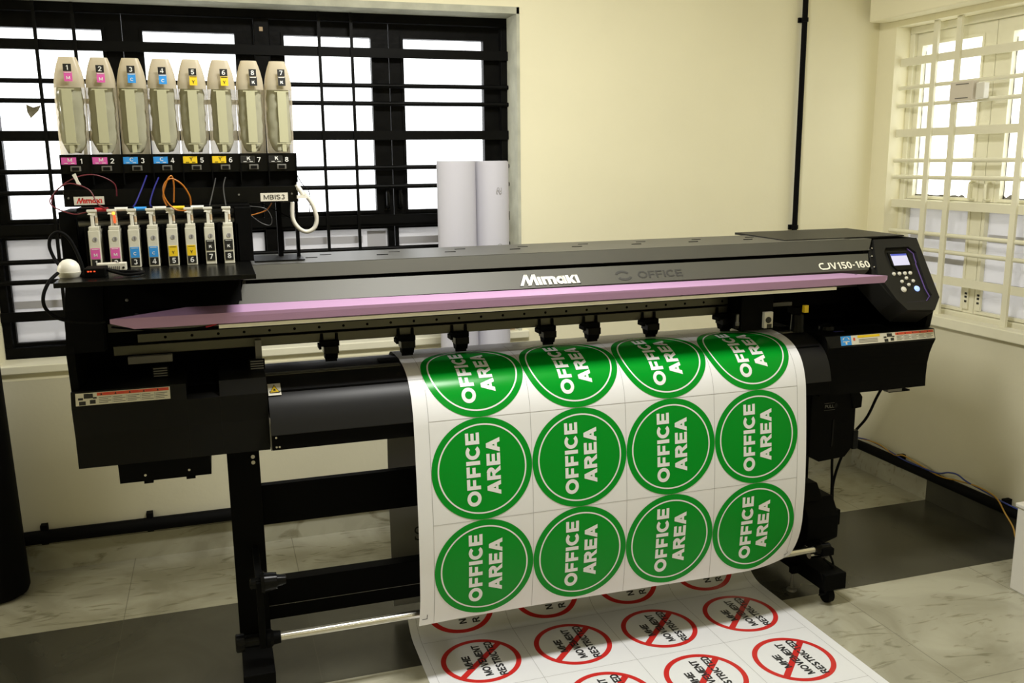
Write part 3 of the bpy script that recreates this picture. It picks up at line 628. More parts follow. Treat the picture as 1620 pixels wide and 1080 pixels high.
# side covers
CL = [(2.94, .986), (2.66, .986), (2.549, .989), (2.536, .948), (2.549, .870), (2.552, .779), (2.94, .779)]
CN = [(2.66, .956), (2.560, .956), (2.536, .948), (2.549, .870), (2.552, .779), (2.94, .779), (2.94, .956)]
m = MB(); m.prism(CL, -.391, -.107, 'darkcover'); m.prism(CN, -.1069, -.0221, 'darkcover'); m.box(-.1068, -.0222, 2.561, 2.66, .956, .9566, 'dark'); m.prism(CL, -.022, .1030, 'darkcover'); cl = part(m, 'left_side_cover')  # near-black plate paints the notch floor as a shaded hollow
CR = [(2.66, .977), (2.546, .975), (2.535, .937), (2.546, .915), (2.557, .885), (2.565, .845), (2.567, .80), (2.566, .762), (2.99, .762), (2.99, .977)]
m = MB(); m.prism(CR, 1.936, 2.3835, 'black'); m.add([(1.93, 2.5455, .9752), (2.3838, 2.5455, .9752), (2.3838, 2.5345, .937), (1.945, 2.5345, .937)], [(0, 1, 2, 3)], 'darkcover'); cr = part(m, 'right_side_cover')
m = MB(); m.box(2.23, 2.29, 2.575, 2.60, .750, .772, 'midgrey'); m.box(2.24, 2.33, 2.58, 2.61, .7455, .7502, 'black'); sub(m, 'socket_plate', cr)
def sticker(parent, x0, x1, Y0, Z0, Y1, Z1, kind):
    e = Vector((0, Y1-Y0, Z1-Z0)); nn = Vector((0, -(Z1-Z0), (Y1-Y0))).normalized(); nn = nn if nn.y < 0 else -nn
    def S(x, t, o): return Vector((x, Y0, Z0))+e*t+nn*o
    def R_(mb, a, b, c, d, mt, o=.0016): mb.add([S(a, c, o), S(b, c, o), S(b, d, o), S(a, d, o)], [(0, 1, 2, 3)], mt)
    m = MB(); R_(m, x0, x1, .02, .98, 'sticker', .0010); L = x1-x0
    def hand(cx):
        for q in ((-.018, -.002, .05, .35), (-.02, -.008, .45, .62), (-.006, .006, .55, .92), (.008, .022, .12, .42), (.006, .016, .55, .9), (.016, .025, .5, .62)): R_(m, cx+q[0], cx+q[1], q[2], q[3], 'blacklabel')
    if kind == 'left':
        hand(x0+.026)
        R_(m, x0+.052, x1-.003, .70, .94, 'orange'); n = 5; c0 = x0+.054; cw = (x1-.004-c0)/n
    else:
        R_(m, x0, x0+.042, .02, .98, 'cyan', .0014)
        for q in stroke(ell(x0+.021, .6, .012, .26, 0, 180, 8), .004): m.add([S(a, b, .002) for a, b in q], [(0, 1, 2, 3)], 'sticker')
        R_(m, x0+.008, x0+.034, .36, .44, 'sticker', .002); R_(m, x0+.017, x0+.024, .1, .36, 'sticker', .002)
        R_(m, x0+.068, x0+.160, .70, .95, 'yellow'); R_(m, x0+.050, x0+.058, .45, .75, 'orange')
        for k in range(3): R_(m, x0+.072, x0+.150, .18+k*.15, .24+k*.15, 'smalltext')
        hand(x0+.195); R_(m, x0+.225, x1-.003, .68, .94, 'orange'); n = 5; c0 = x0+.227; cw = (x1-.004-c0)/n
    for k in range(n):
        x = c0+cw*k
        m.add([S(x+cw*.16, .74, .002), S(x+cw*.32, .74, .002), S(x+cw*.24, .92, .002)], [(0, 1, 2)], 'blacklabel'); R_(m, x+cw*.38, x+cw*.85, .79, .87, 'red', .002)
        for j in range(4): R_(m, x+cw*.06, x+cw*(.70+.22*((k+j) % 2)), .14+j*.13, .19+j*.13, 'smalltext')
        if k: R_(m, x-.0006, x+.0004, .12, .64, 'line')
    sub(m, 'warning_sticker', parent, label='white warning sticker with an orange-red band')
sticker(cl, -.380, -.148, 2.5375, .953, 2.5478, .9855, 'left')
sticker(cr, 1.990, 2.380, 2.5358, .942, 2.5452, .9735, 'right')
m = MB(); m.prism([(2.575, .7789), (2.585, .715), (2.80, .715), (2.80, .7789)], -.298, -.060, 'black')
for x in (-.225, -.115): m.box(x-.012, x+.012, 2.584, 2.60, .708, .716, 'black')
ul = part(m, 'lower_bracket')
for x, z in ((-.232, .733), (-.118, .735)): m = MB(); m.lathe((x, 2.5815, z), (0, -1, 0), [(0, .0035), (.002, .003)], 'sticker', 10); sub(m, 'screw', ul)
# inside of the two ends
part(MB().box(-.372, .10, 2.66, 2.94, .90, .9555, 'dark'), 'inner_floor'); part(MB().box(-.372, .10, 2.86, 2.94, .956, 1.15, 'dark'), 'inner_wall'); part(MB().box(1.93, 2.362, 2.86, 2.99, .9772, 1.15, 'dark'), 'inner_wall')
m = MB(); m.box(-.26, -.143, 2.70, 2.72, 1.022, 1.042, 'midgrey'); part(m, 'inner_bracket'); part(MB().box(.084, .102, 2.69, 2.71, 1.012, 1.068, 'midgrey'), 'inner_bracket')
for x in (-.175, .085):
    m = MB()
    for k in range(4): m.box(x-.018, x+.018, 2.655, 2.658, .991+k*.007, .994+k*.007, 'midgrey')
    m.box(x-.022, x+.022, 2.658, 2.67, .987, 1.018, 'black'); part(m, 'inner_vent')
# carriage parked at the right
m = MB(); m.box(1.675, 1.80, 2.66, 2.78, .992, 1.13, 'black'); m.box(1.655, 1.672, 2.665, 2.70, 1.0, 1.055, 'blackgloss'); m.lathe((1.662, 2.662, 1.012), (0, 0, 1), [(0, .007), (.012, .007), (.014, .005), (.04, .005)], 'midgrey', 12); cg = part(m, 'print_carriage', bevel=.002)
m = MB(); m.box(1.757, 1.79, 2.645, 2.659, 1.0, 1.055, 'sticker'); m.lathe((1.772, 2.6449, 1.028), (0, -1, 0), [(0, .011), (.002, .011)], 'blacklabel', 12); m.box(1.767, 1.785, 2.6435, 2.6449, 1.0, 1.014, 'blacklabel'); sub(m, 'cutter_plate', cg, label='pale plate with dark holes')
m = MB(); m.box(1.82, 1.93, 2.74, 2.76, 1.055, 1.068, 'midgrey'); part(m, 'station_rail')
m = MB(); m.lathe((1.90, 2.66, .9775), (0, 0, 1), [(0, .026), (.015, .024), (.06, .022), (.065, .01)], 'blackgloss', 20); m.box(1.885, 1.925, 2.655, 2.70, 1.04, 1.06, 'black'); st = part(m, 'station_motor', 35)
m = MB(); m.box(1.912, 1.928, 2.640, 2.654, 1.045, 1.070, 'yellow'); sub(m, 'yellow_tab', st, label='small yellow tab')
m = MB(); m.lathe((2.02, 2.66, .9775), (0, 0, 1), [(0, .03), (.012, .028), (.02, .016)], 'blackgloss', 20); part(m, 'station_knob', 35)
m = MB(); m.box(2.01, 2.05, 2.60, 2.61, .9775, .9790, 'bluetube'); part(m, 'blue_tag')
# stand
def leg(x):
    m = MB(); m.box(x-.047, x+.047, 2.752, 2.845, .125, .779, 'black'); return part(m, 'stand_leg', bevel=.002)
LX, RX = .030, 2.0
l = leg(LX); leg(RX)
for z in (.700, .682): m = MB(); m.lathe((.058, 2.7515, z), (0, -1, 0), [(0, .006), (.001, .006)], 'sticker', 12); sub(m, 'lit_slot_disc', l)  # cream discs paint in the lit wall seen through the leg's slots
part(MB().box(.0775, 1.9525, 2.80, 2.83, .458, .588, 'black'), 'cross_beam', bevel=.002); part(MB().box(.0775, 1.9525, 2.79, 2.84, .141, .270, 'black'), 'cross_beam', bevel=.002)
part(MB().box(.0775, 1.9525, 2.7885, 2.7900, .188, .1895, 'midgrey'), 'beam_edge')
for x in (LX, RX):
    m = MB(); m.box(x-.045, x+.045, 2.502, 3.10, .064, .1249, 'black'); ft = part(m, 'stand_foot', bevel=.003)
    for y in (2.545, 3.05):
        m = MB(); m.lathe((x-.014, y, .030), (1, 0, 0), [(0, .020), (.002, .029), (.012, .030), (.026, .029), (.028, .020)], 'rubber', 24); m.box(x-.020, x-.015, y-.012, y+.016, .028, .064, 'black'); m.box(x+.015, x+.020, y-.012, y+.016, .028, .064, 'black')
        sub(m, 'caster', ft, 40)
    if x < 1: continue
    m = MB(); m.lathe((x-.067, 2.66, .001), (0, 0, 1), [(0, .019), (.008, .017), (.01, .006), (.07, .006)], 'midgrey', 16); m.box(x-.075, x-.045, 2.65, 2.67, .07, .10, 'black'); sub(m, 'levelling_foot', ft, 40)
# take-up roller
m = MB(); m.cyl((.08, 2.55, .207), (1.955, 2.55, .207), .0125, 'steel', 28); part(m, 'take_up_tube', 40, label='bright steel take-up tube')
m = MB(); m.box(.037, .056, 2.50, 2.75, .385, .415, 'black'); m.prism([(2.533, .185), (2.492, .41), (2.524, .415), (2.568, .185)], .0372, .0558, 'black'); ta = part(m, 'take_up_arm', bevel=.002)
m = MB(); m.lathe((.020, 2.515, .400), (1, 0, 0), [(0, .010), (.004, .016), (.030, .018), (.031, .032), (.040, .034), (.041, .028), (.075, .024), (.076, .018), (.100, .013), (.103, .006)], 'blackgloss', 20)
for a in range(6):
    t = a*math.pi/3; m.box(.060, .094, 2.515+math.cos(t)*.020-.003, 2.515+math.cos(t)*.020+.003, .400+math.sin(t)*.020-.003, .400+math.sin(t)*.020+.003, 'black')
sub(m, 'core_flange', ta, 35)
m = MB(); m.lathe((-.030, 2.55, .207), (1, 0, 0), [(0, .022), (.003, .027), (.025, .027), (.026, .018), (.066, .018)], 'blackgloss', 24); sub(m, 'end_knob', ta, 35)
m = MB(); m.lathe((.057, 2.55, .207), (1, 0, 0), [(0, .026), (.012, .027), (.02, .020), (.04, .018), (.041, .013)], 'black', 20); sub(m, 'tube_chuck', ta, 35)
m = MB(); m.prism([(2.60, .30), (2.60, .215), (2.66, .17), (2.75, .17), (2.75, .36), (2.64, .36)], 1.945, 2.075, 'black'); m.prism([(2.62, .355), (2.72, .355), (2.72, .41), (2.66, .41)], 1.94, 2.02, 'black'); m.box(2.075, 2.098, 2.62, 2.70, .25, .31, 'black'); mo = part(m, 'take_up_motor', bevel=.004)
m = MB(); m.lathe((1.94, 2.55, .207), (1, 0, 0), [(0, .02), (.02, .024), (.022, .017), (.06, .017)], 'blackgloss', 20); m.box(1.955, 2.0, 2.52, 2.62, .19, .215, 'black'); m.cyl((1.955, 2.60, .163), (2.015, 2.60, .163), .014, 'steel', 20); m.lathe((2.012, 2.60, .163), (1, 0, 0), [(0, .02), (.014, .02)], 'midgrey', 20); sub(m, 'drive_gear', mo, 35)
m = MB(); m.tube([(2.03, 2.60, .18), (2.035, 2.57, .14), (2.02, 2.55, .13), (1.99, 2.56, .16)], .004, 'rubber'); m.tube([(1.95, 2.52, .13), (1.96, 2.515, .09), (1.965, 2.51, .055), (1.955, 2.53, .04)], .0035, 'rubber'); sub(m, 'motor_wire', mo, 40)
# waste ink tank
TB = [(1.945, .765), (2.115, .765), (2.135, .74), (2.135, .55), (2.10, .51), (1.992, .503), (1.945, .53)]
m = MB(); m.prism(TB, 2.62, 2.74, 'black', 'y'); m.prism([(2.10, .765), (2.142, .752), (2.158, .730), (2.156, .690), (2.12, .688)], 2.615, 2.70, 'black', 'y'); m.box(2.128, 2.152, 2.617, 2.69, .535, .605, 'blackgloss'); tk = part(m, 'waste_ink_tank', bevel=.004)
m = MB(); m.box(1.945, 2.125, 2.60, 2.75, .7655, .7800, 'black'); m.cyl((1.96, 2.61, .785), (2.08, 2.61, .785), .009, 'midgrey', 14); m.cyl((2.0, 2.62, .80), (2.10, 2.62, .80), .007, 'black', 14); part(m, 'tank_bracket')
m = MB(); put_text(m, 'PULL', (2.022, 2.6195, .706), (1, 0, 0), (0, 0, 1), .011, 'midgrey', .15); m.box(2.0, 2.042, 2.6192, 2.6199, .7175, .7182, 'midgrey'); m.box(2.0, 2.045, 2.6192, 2.6199, .6925, .6932, 'midgrey'); m.lathe((2.048, 2.6199, .707), (0, -1, 0), [(0, .008), (.002, .008)], 'darkcover', 14); sub(m, 'pull_label', tk)
m = MB(); m.prism([(2.039, .655), (2.045, .655), (2.044, .56), (2.037, .555)], 2.6175, 2.6199, 'darkcover', 'y'); sub(m, 'level_window', tk)
m = MB(); m.tube([(2.279, 2.66, .746), (2.272, 2.68, .70), (2.250, 2.70, .62), (2.220, 2.74, .54), (2.182, 2.75, .441), (2.159, 2.75, .356), (2.135, 2.72, .29), (2.08, 2.68, .27)], .005, 'rubber'); part(m, 'power_cable', 40)
m = MB(); m.tube([(2.11, 2.70, .512), (2.125, 2.72, .45), (2.130, 2.72, .37), (2.120, 2.71, .30), (2.08, 2.69, .262)], .005, 'rubber'); part(m, 'power_cable', 40)

# ------------------------------------------------------------ printed sheets
class Sheet:
    def __init__(s, prof, x0, x1, warp=None):
        s.p = [Vector(q) for q in prof]; s.x0, s.x1 = x0, x1; s.warp = warp
        s.S = [0.]
        for a, b in zip(s.p, s.p[1:]): s.S.append(s.S[-1]+(b-a).length)
        s.L = s.S[-1]
    def raw(s, t):
        t = min(max(t, 0), s.L)
        for i in range(len(s.S)-1):
            if t <= s.S[i+1] or i == len(s.S)-2:
                k = (t-s.S[i])/max(s.S[i+1]-s.S[i], 1e-9); return s.p[i].lerp(s.p[i+1], k)
    def at(s, x, t, off=0.):
        h = .004; a, b = s.raw(t-h), s.raw(t+h); d = (b-a).normalized(); n = Vector((d.y, -d.x))
        if s.flip: n = -n
        q = s.raw(t)+n*off; v = Vector((x, q.x, q.y))
        return v+Vector(s.warp(x, t)) if s.warp else v
    flip = False
    def base(s, mb, m, nx=40, step=.010, th=.0006, back=None):
        n = max(2, int(s.L/step)); vs = []
        for o in (0, -th):
            for j in range(n+1):
                for i in range(nx+1): vs.append(s.at(s.x0+(s.x1-s.x0)*i/nx, s.L*j/n, o))
        K = (n+1)*(nx+1); f = [(j*(nx+1)+i, j*(nx+1)+i+1, (j+1)*(nx+1)+i+1, (j+1)*(nx+1)+i) for j in range(n) for i in range(nx)]
        mb.add(vs, f, m); k0 = len(mb.v)-2*K; mi = mb.mi(back or m)
        for q in f: mb.f.append([k0+K+a for a in q][::-1]); mb.m.append(mi)
    def disc(s, mb, cx, ct, r, off, m, n=44, e=1.):
        rows = []
        for j in range(n+1):
            a = -math.pi/2+math.pi*j/n; t = ct+r*e*math.sin(a); w = r*math.cos(a)
            rows.append([s.at(cx-w+2*w*i/12, t, off) for i in range(13)])
        mb.add([v for r_ in rows for v in r_], [(j*13+i, j*13+i+1, (j+1)*13+i+1, (j+1)*13+i) for j in range(n) for i in range(12)], m)
    def ring(s, mb, cx, ct, r0, r1, off, m, n=96, e=1.):
        vs = []
        for i in range(n):
            a = 2*math.pi*i/n
            for r in (r0, (r0+r1)/2, r1): vs.append(s.at(cx+r*math.cos(a), ct+r*e*math.sin(a), off))
        mb.add(vs, [(i*3+k, ((i+1) % n)*3+k, ((i+1) % n)*3+k+1, i*3+k+1) for i in range(n) for k in (0, 1)], m)
    def quad(s, mb, q, off, m, d=.012):
        """q: four (x,t); split so that it follows the curve"""
        e = lambda a, b: math.hypot(a[0]-b[0], a[1]-b[1])
        nu = max(1, int(max(e(q[0], q[1]), e(q[3], q[2]))/d+.99)); nv = max(1, int(max(e(q[1], q[2]), e(q[0], q[3]))/d+.99)); vs = []
        for j in range(nv+1):
            for i in range(nu+1):
                u, v = i/nu, j/nv
                x = (q[0][0]*(1-u)+q[1][0]*u)*(1-v)+(q[3][0]*(1-u)+q[2][0]*u)*v; t = (q[0][1]*(1-u)+q[1][1]*u)*(1-v)+(q[3][1]*(1-u)+q[2][1]*u)*v
                vs.append(s.at(x, t, off))
        mb.add(vs, [(j*(nu+1)+i, j*(nu+1)+i+1, (j+1)*(nu+1)+i+1, (j+1)*(nu+1)+i) for j in range(nv) for i in range(nu)], m)
    def words(s, mb, txt, cx, ct, height, length, w, m, off, gap=.1, lean=0):
        """lettering that reads up the sheet (against t), letter tops to the left"""
        Q, L = text_quads(txt, w, gap); k = length/L
        for i, q in enumerate(Q): s.quad(mb, [(cx-(y-.5)*height, ct-(x-L/2)*k-lean*(y-.5)*height) for x, y in q], off+4e-5*(i % 8), m)
def row_t(sh, z):
    for i in range(4000):
        if sh.raw(sh.L*i/4000).y <= z and sh.raw(sh.L*i/4000).x < 2.55: return sh.L*i/4000
# green sheet: up behind the printer, over the platen, down in front
prof = [(2.955, .035), (2.962, .20), (2.968, .45), (2.955, .65), (2.925, .82), (2.885, .935), (2.855, .966), (2.825, .978), (2.76, .9815), (2.70, .9805), (2.645, .9745), (2.603, .9645), (2.566, .9475), (2.535, .9205), (2.513, .8845), (2.4985, .839), (2.492, .79), (2.486, .73), (2.480, .66), (2.475, .58), (2.472, .50), (2.473, .42), (2.479, .33), (2.487, .25), (2.492, .205), (2.500, .10)]
def warp(x, t):
    e = max(0., min(1., (x-1.60)/.23)); b = max(0., (t-(GS.L-.17))/.17) if GS else 0
    e2 = max(0., min(1., (.62-x)/.12))
    return (-.008*(e*b)**2-.006*e2*b**3, .034*(e**2)*(b**2)+.004*b*b*math.sin((x-.5)*4.2)-.006*e2*b, .018*(e**2)*(b**2))
GS = None
GS = Sheet(prof, .503, 1.828, warp)
def smoothed(sh):
    # rounder profile: Catmull-Rom through the points
    P = sh.p; out = []
    for i in range(len(P)-1):
        a, b, c, d = P[max(i-1, 0)], P[i], P[i+1], P[min(i+2, len(P)-1)]
        for k in range(5):
            t = k/5; out.append(.5*((2*b)+(c-a)*t+(2*a-5*b+4*c-d)*t*t+(3*b-a-3*c+d)*t**3))
    out.append(P[-1]); s2 = Sheet(out, sh.x0, sh.x1, sh.warp); s2.flip = sh.flip; return s2
GS.flip = False
GS = smoothed(GS)
GS.L = row_t(GS, .830)+2*.3115+.008
t1 = row_t(GS, .830); PITCH = .3115; XC = [.703+.3117*i for i in range(4)]; RD = .1553
chk = GS.at(1.0, t1, .01)-GS.at(1.0, t1, 0)
if chk.y > 0: GS.flip = True
m = MB(); GS.base(m, 'vinyl', 100, .007, .0006, 'vinylback')
for k in range(5):
    x = XC[0]-.15585+.3117*k; GS.quad(m, [(x-.0006, t1-.34), (x+.0006, t1-.34), (x+.0006, t1+2*PITCH+.006), (x-.0006, t1+2*PITCH+.006)], .0005, 'line')
for r in (-1, 0, 1):
    t = t1+r*PITCH; GS.quad(m, [(XC[0]-.156, t-.0006), (XC[3]+.156, t-.0006), (XC[3]+.156, t+.0006), (XC[0]-.156, t+.0006)], .0005, 'line')
for r in range(3):
    ct = t1+(r-.5)*PITCH
    for cx in XC:
        GS.disc(m, cx, ct, RD, .0008, 'green', e=1.); GS.ring(m, cx, ct, .1325, .1370, .0013, 'inkwhite', e=1.)
        GS.words(m, 'OFFICE', cx-.0285, ct, .0425, .224, .27, 'inkwhite', .0013); GS.words(m, 'AREA', cx+.034, ct-.004, .0425, .174, .27, 'inkwhite', .0013, .06)
    # a further row already inside the machine is not printed yet
for x, sx in ((.525, 1), (1.80, -1)):
    t = GS.L-.020; GS.quad(m, [(x-.014, t-.001), (x+.002, t-.001), (x+.002, t+.001), (x-.014, t+.001)], .0007, 'inkblack'); GS.quad(m, [(x, t-.014), (x+.002, t-.014), (x+.002, t), (x, t)], .0007, 'inkblack')
# serif letter on the liner side behind the machine
def liner(x, z): 
    for i in range(2000):
        t = GS.L*i/2000
        if GS.raw(t).y >= z: return t
c_ = []; tS = liner(.6, .29)
for q in stroke(ell(0, .245, .20, .23, 20, 255, 12)+ell(0, -.245, .22, .235, 80, -160, 12), .11)+bar(.16, .18, .23, .46)+bar(-.24, -.48, -.17, -.2): c_.append(q)
for q in c_: GS.quad(m, [(.600+a*.048, tS+b*.048) for a, b in q], -.0010, 'inkblack')
o = m.build('printed_sheet', smooth=50, normals=False)
tag(o, 'white vinyl sheet with twelve green OFFICE AREA discs coming out of the printer', 'printed sheet')
# red sheet lying on the floor
prof = [(2.835, .060), (2.82, .040), (2.80, .022), (2.775, .009), (2.745, .0028), (2.70, .0016), (2.3, .0014), (1.78, .0014)]
RS = Sheet(prof, .527, 1.852, lambda x, t: (0, 0, .004*max(0., (.60-x)/.07)**2*max(0., 1-t/.3)))
RS = smoothed(RS)
if (RS.at(1.0, .5, .01)-RS.at(1.0, .5, 0)).z < 0: RS.flip = True
m = MB(); RS.base(m, 'vinyl', 30, .012, .0006)
def tt(y): return RS.L-(y-1.78)
PX = [.712+.3157*i for i in range(4)]; PY = [2.885, 2.569, 2.253, 1.937]
for k in range(5): x = PX[0]-.158+.3157*k; RS.quad(m, [(x-.0006, 0.01), (x+.0006, .01), (x+.0006, RS.L-.01), (x-.0006, RS.L-.01)], .0003, 'line', .03)
for y in (2.727, 2.411, 2.095): RS.quad(m, [(PX[0]-.158, tt(y)-.0006), (PX[3]+.158, tt(y)-.0006), (PX[3]+.158, tt(y)+.0006), (PX[0]-.158, tt(y)+.0006)], .0003, 'line', .05)
for r, y in enumerate(PY):
    for cx in PX:
        ct = tt(y)
        if r == 0:
            # the far row is cut by the sheet's end: only its near arc is on the sheet
            for i in range(60):
                a0, a1 = math.radians(25+130*i/60), math.radians(25+130*(i+1)/60)
                q = [(cx+rr*math.cos(a), ct+rr*math.sin(a)) for rr, a in ((.112, a0), (.129, a0), (.129, a1), (.112, a1))]
                if min(p[1] for p in q) > .004: RS.quad(m, q, .0006, 'red')
            for txt, dx, ln in (('N', .0, .018), ('R', .047, .018)):
                Q, L_ = text_quads(txt, .22)
                for q in Q: RS.quad(m, [(cx+dx-(b-.5)*.026, ct+.088+(0 if txt == 'N' else .002)-a*.02) for a, b in q], .0010, 'inkblack')
            continue
        RS.ring(m, cx, ct, .1125, .129, .0006, 'red')
        d = .1145*.7071; h_ = .0085*.7071*1.2
        RS.quad(m, [(cx-d-h_, ct+d-h_), (cx-d+h_, ct+d+h_), (cx+d+h_, ct-d+h_), (cx+d-h_, ct-d-h_)], .0006, 'red', .05)
        RS.words(m, 'MHE', cx-.045, ct+.002, .026, .078, .24, 'inkblack', .0010, .09); RS.words(m, 'MOVEMENT', cx+.002, ct, .026, .186, .23, 'inkblack', .0010, .08)
        RS.words(m, 'RESTRICTED', cx+.047, ct, .026, .206, .23, 'inkblack', .0010, .08)
o = m.build('printed_sheet', smooth=50, normals=False)
tag(o, 'white vinyl sheet with red crossed MHE MOVEMENT RESTRICTED rings lying on the floor', 'printed sheet')

# ------------------------------------------------------------ shelf and ink supply at the left
SH = thing('overhanging_shelf', 'black flat shelf overhanging the printer front under the ivory cartridges', 'shelf', loc=(-.14, 2.56, 1.30))
m = MB(); m.prism([(-.240, -.009), (-.240, .003), (.31, .003), (.31, -.003), (-.232, -.003), (-.232, -.009)], -.228, .226, 'blackgloss'); m.build('shelf_board', SH, bevel=.0012)
m = MB(); m.box(-.215, -.20, .10, .30, -.009, -.0032, 'black'); m.box(.19, .205, .10, .30, -.009, -.0032, 'black'); m.build('shelf_support', SH)

IU = thing('bulk_ink_unit', 'black ink supply rack with eight numbered bays standing on the printer behind the cartridges', 'ink rack', loc=(-.08, 2.80, 1.303))
ID = Matrix.Identity(4)
def iu(mb, name, smooth=0, bevel=0, label=None, parent=None):
    o = mb.build(name, parent or IU, smooth, bevel); o.matrix_parent_inverse = Matrix.Translation((.08, -2.80, -1.303)) if parent is None else ID
    if label: o['label'] = label
    return o
m = MB(); m.box(-.393, .238, 2.8102, 2.90, 1.480, 1.5995, 'black'); m.box(-.393, .238, 2.795, 2.81, 1.548, 1.5995, 'blackgloss')
for k in range(9): m.box(-.393+k*.0787, -.390+k*.0787, 2.790, 2.81, 1.515, 1.5995, 'black')
tray = iu(m, 'bag_tray')
m = MB(); m.box(-.392, .238, 2.785, 2.80, 1.458, 1.5049, 'blackgloss'); iu(m, 'front_rail', bevel=.0015)
m = MB(); m.box(.228, .237, 2.80, 2.83, 1.2946, 1.458, 'black'); iu(m, 'support_post'); m = MB(); m.box(.176, .190, 2.84, 2.87, 1.2946, 1.458, 'black'); iu(m, 'support_post'); m = MB(); m.box(.10, .242, 2.72, 2.88, 1.2918, 1.2945, 'darkcover'); iu(m, 'support_plate')
m = MB(); m.box(-.393, -.352, 2.67, 2.90, 1.3035, 1.450, 'black'); m.box(-.352, .095, 2.70, 2.90, 1.3035, 1.4578, 'black'); m.box(.052, .0955, 2.64, 2.70, 1.3035, 1.452, 'black')
for k in range(9): m.box(-.330+k*.0478, -.323+k*.0478, 2.64, 2.70, 1.3035, 1.41, 'black')
iu(m, 'cartridge_holder', bevel=.0015)
m = MB(); m.cyl((-.345, 2.655, 1.438), (.05, 2.655, 1.438), .0115, 'blackgloss', 18); m.cyl((-.345, 2.662, 1.418), (.05, 2.662, 1.418), .007, 'midgrey', 14); iu(m, 'tube_rail', 40)
CX = [-.304, -.256, -.2085, -.162, -.113, -.0665, -.0175, .030]
for k, mt in enumerate(('redplastic', 'white', 'cyan', 'white', 'yellow', 'white', 'blackgloss')):
    m = MB(); m.cyl((CX[k]+.006, 2.625, 1.456), (CX[k+1]-.010, 2.625, 1.456), .0052, mt, 12); iu(m, 'tube_sleeve', 40, label=dict(redplastic='red tube sleeve', white='white tube sleeve', cyan='blue tube sleeve', yellow='yellow tube sleeve', blackgloss='black tube sleeve')[mt])
BXC = [-.354+.0787*k for k in range(8)]
KEY = [('magenta', 'M'), ('magenta', 'M'), ('cyan', 'C'), ('cyan', 'C'), ('yellow', 'Y'), ('yellow', 'Y'), ('blacklabel', 'K'), ('blacklabel', 'K')]
UX, UZ, FN = Vector((1, 0, 0)), Vector((0, 0, 1)), Vector((0, -1, 0))
for k in range(8):
    x = BXC[k]; mt, ch = KEY[k]; dark = 'blacklabel' if mt == 'yellow' else 'text'
    m = MB(); m.box(x-.036, x+.002, 2.7935, 2.795, 1.573, 1.592, mt); put_text(m, ch, (x-.014, 2.7930, 1.5850), UX, UZ, .0100, dark, .18)
    m.box(x-.029, x-.020, 2.7928, 2.7935, 1.5752, 1.5768, dark); m.box(x-.012, x-.003, 2.7928, 2.7935, 1.5752, 1.5768, dark)
    if mt == 'blacklabel':
        for b in ((x-.036, x+.002, 1.573, 1.5736), (x-.036, x+.002, 1.5914, 1.592), (x-.036, x-.0354, 1.573, 1.592), (x+.0014, x+.002, 1.573, 1.592)): m.box(b[0], b[1], 2.7930, 2.7936, b[2], b[3], 'midgrey')
    put_text(m, str(k+1), (x+.0145, 2.7930, 1.5815), UX, UZ, .0135, 'text', .17)
    iu(m, 'bay_label', label=f'small {dict(magenta="pink", cyan="blue", yellow="yellow", blacklabel="black")[mt]} bay label numbered {k+1}')
    m = MB(); m.box(x-.014, x+.012, 2.788, 2.796, 1.554, 1.568, 'midgrey'); m.box(x-.010, x+.008, 2.786, 2.7885, 1.556, 1.565, 'darkcover'); iu(m, 'latch', bevel=.001)
m = MB(); m.box(-.367, -.290, 2.7835, 2.785, 1.463, 1.4855, 'sticker')
logo_word(m, -.361, 0, .066, .015, 'red', .0022, lambda x, t, o: Vector((x, 2.7855-o, 1.467+t))); iu(m, 'name_sticker', label='white sticker with red maker lettering')
m = MB(); m.box(.130, .208, 2.7835, 2.785, 1.4615, 1.4855, 'sticker'); put_text(m, 'MBIS3', (.169, 2.7830, 1.4735), UX, UZ, .0135, 'blacklabel', .16, .18); iu(m, 'name_sticker', label='white sticker lettered MBIS3')
for x in (-.38, .07, .22): m = MB(); m.lathe((x, 2.7849, 1.482), (0, -1, 0), [(0, .003), (.002, .0025)], 'midgrey', 10); iu(m, 'screw')

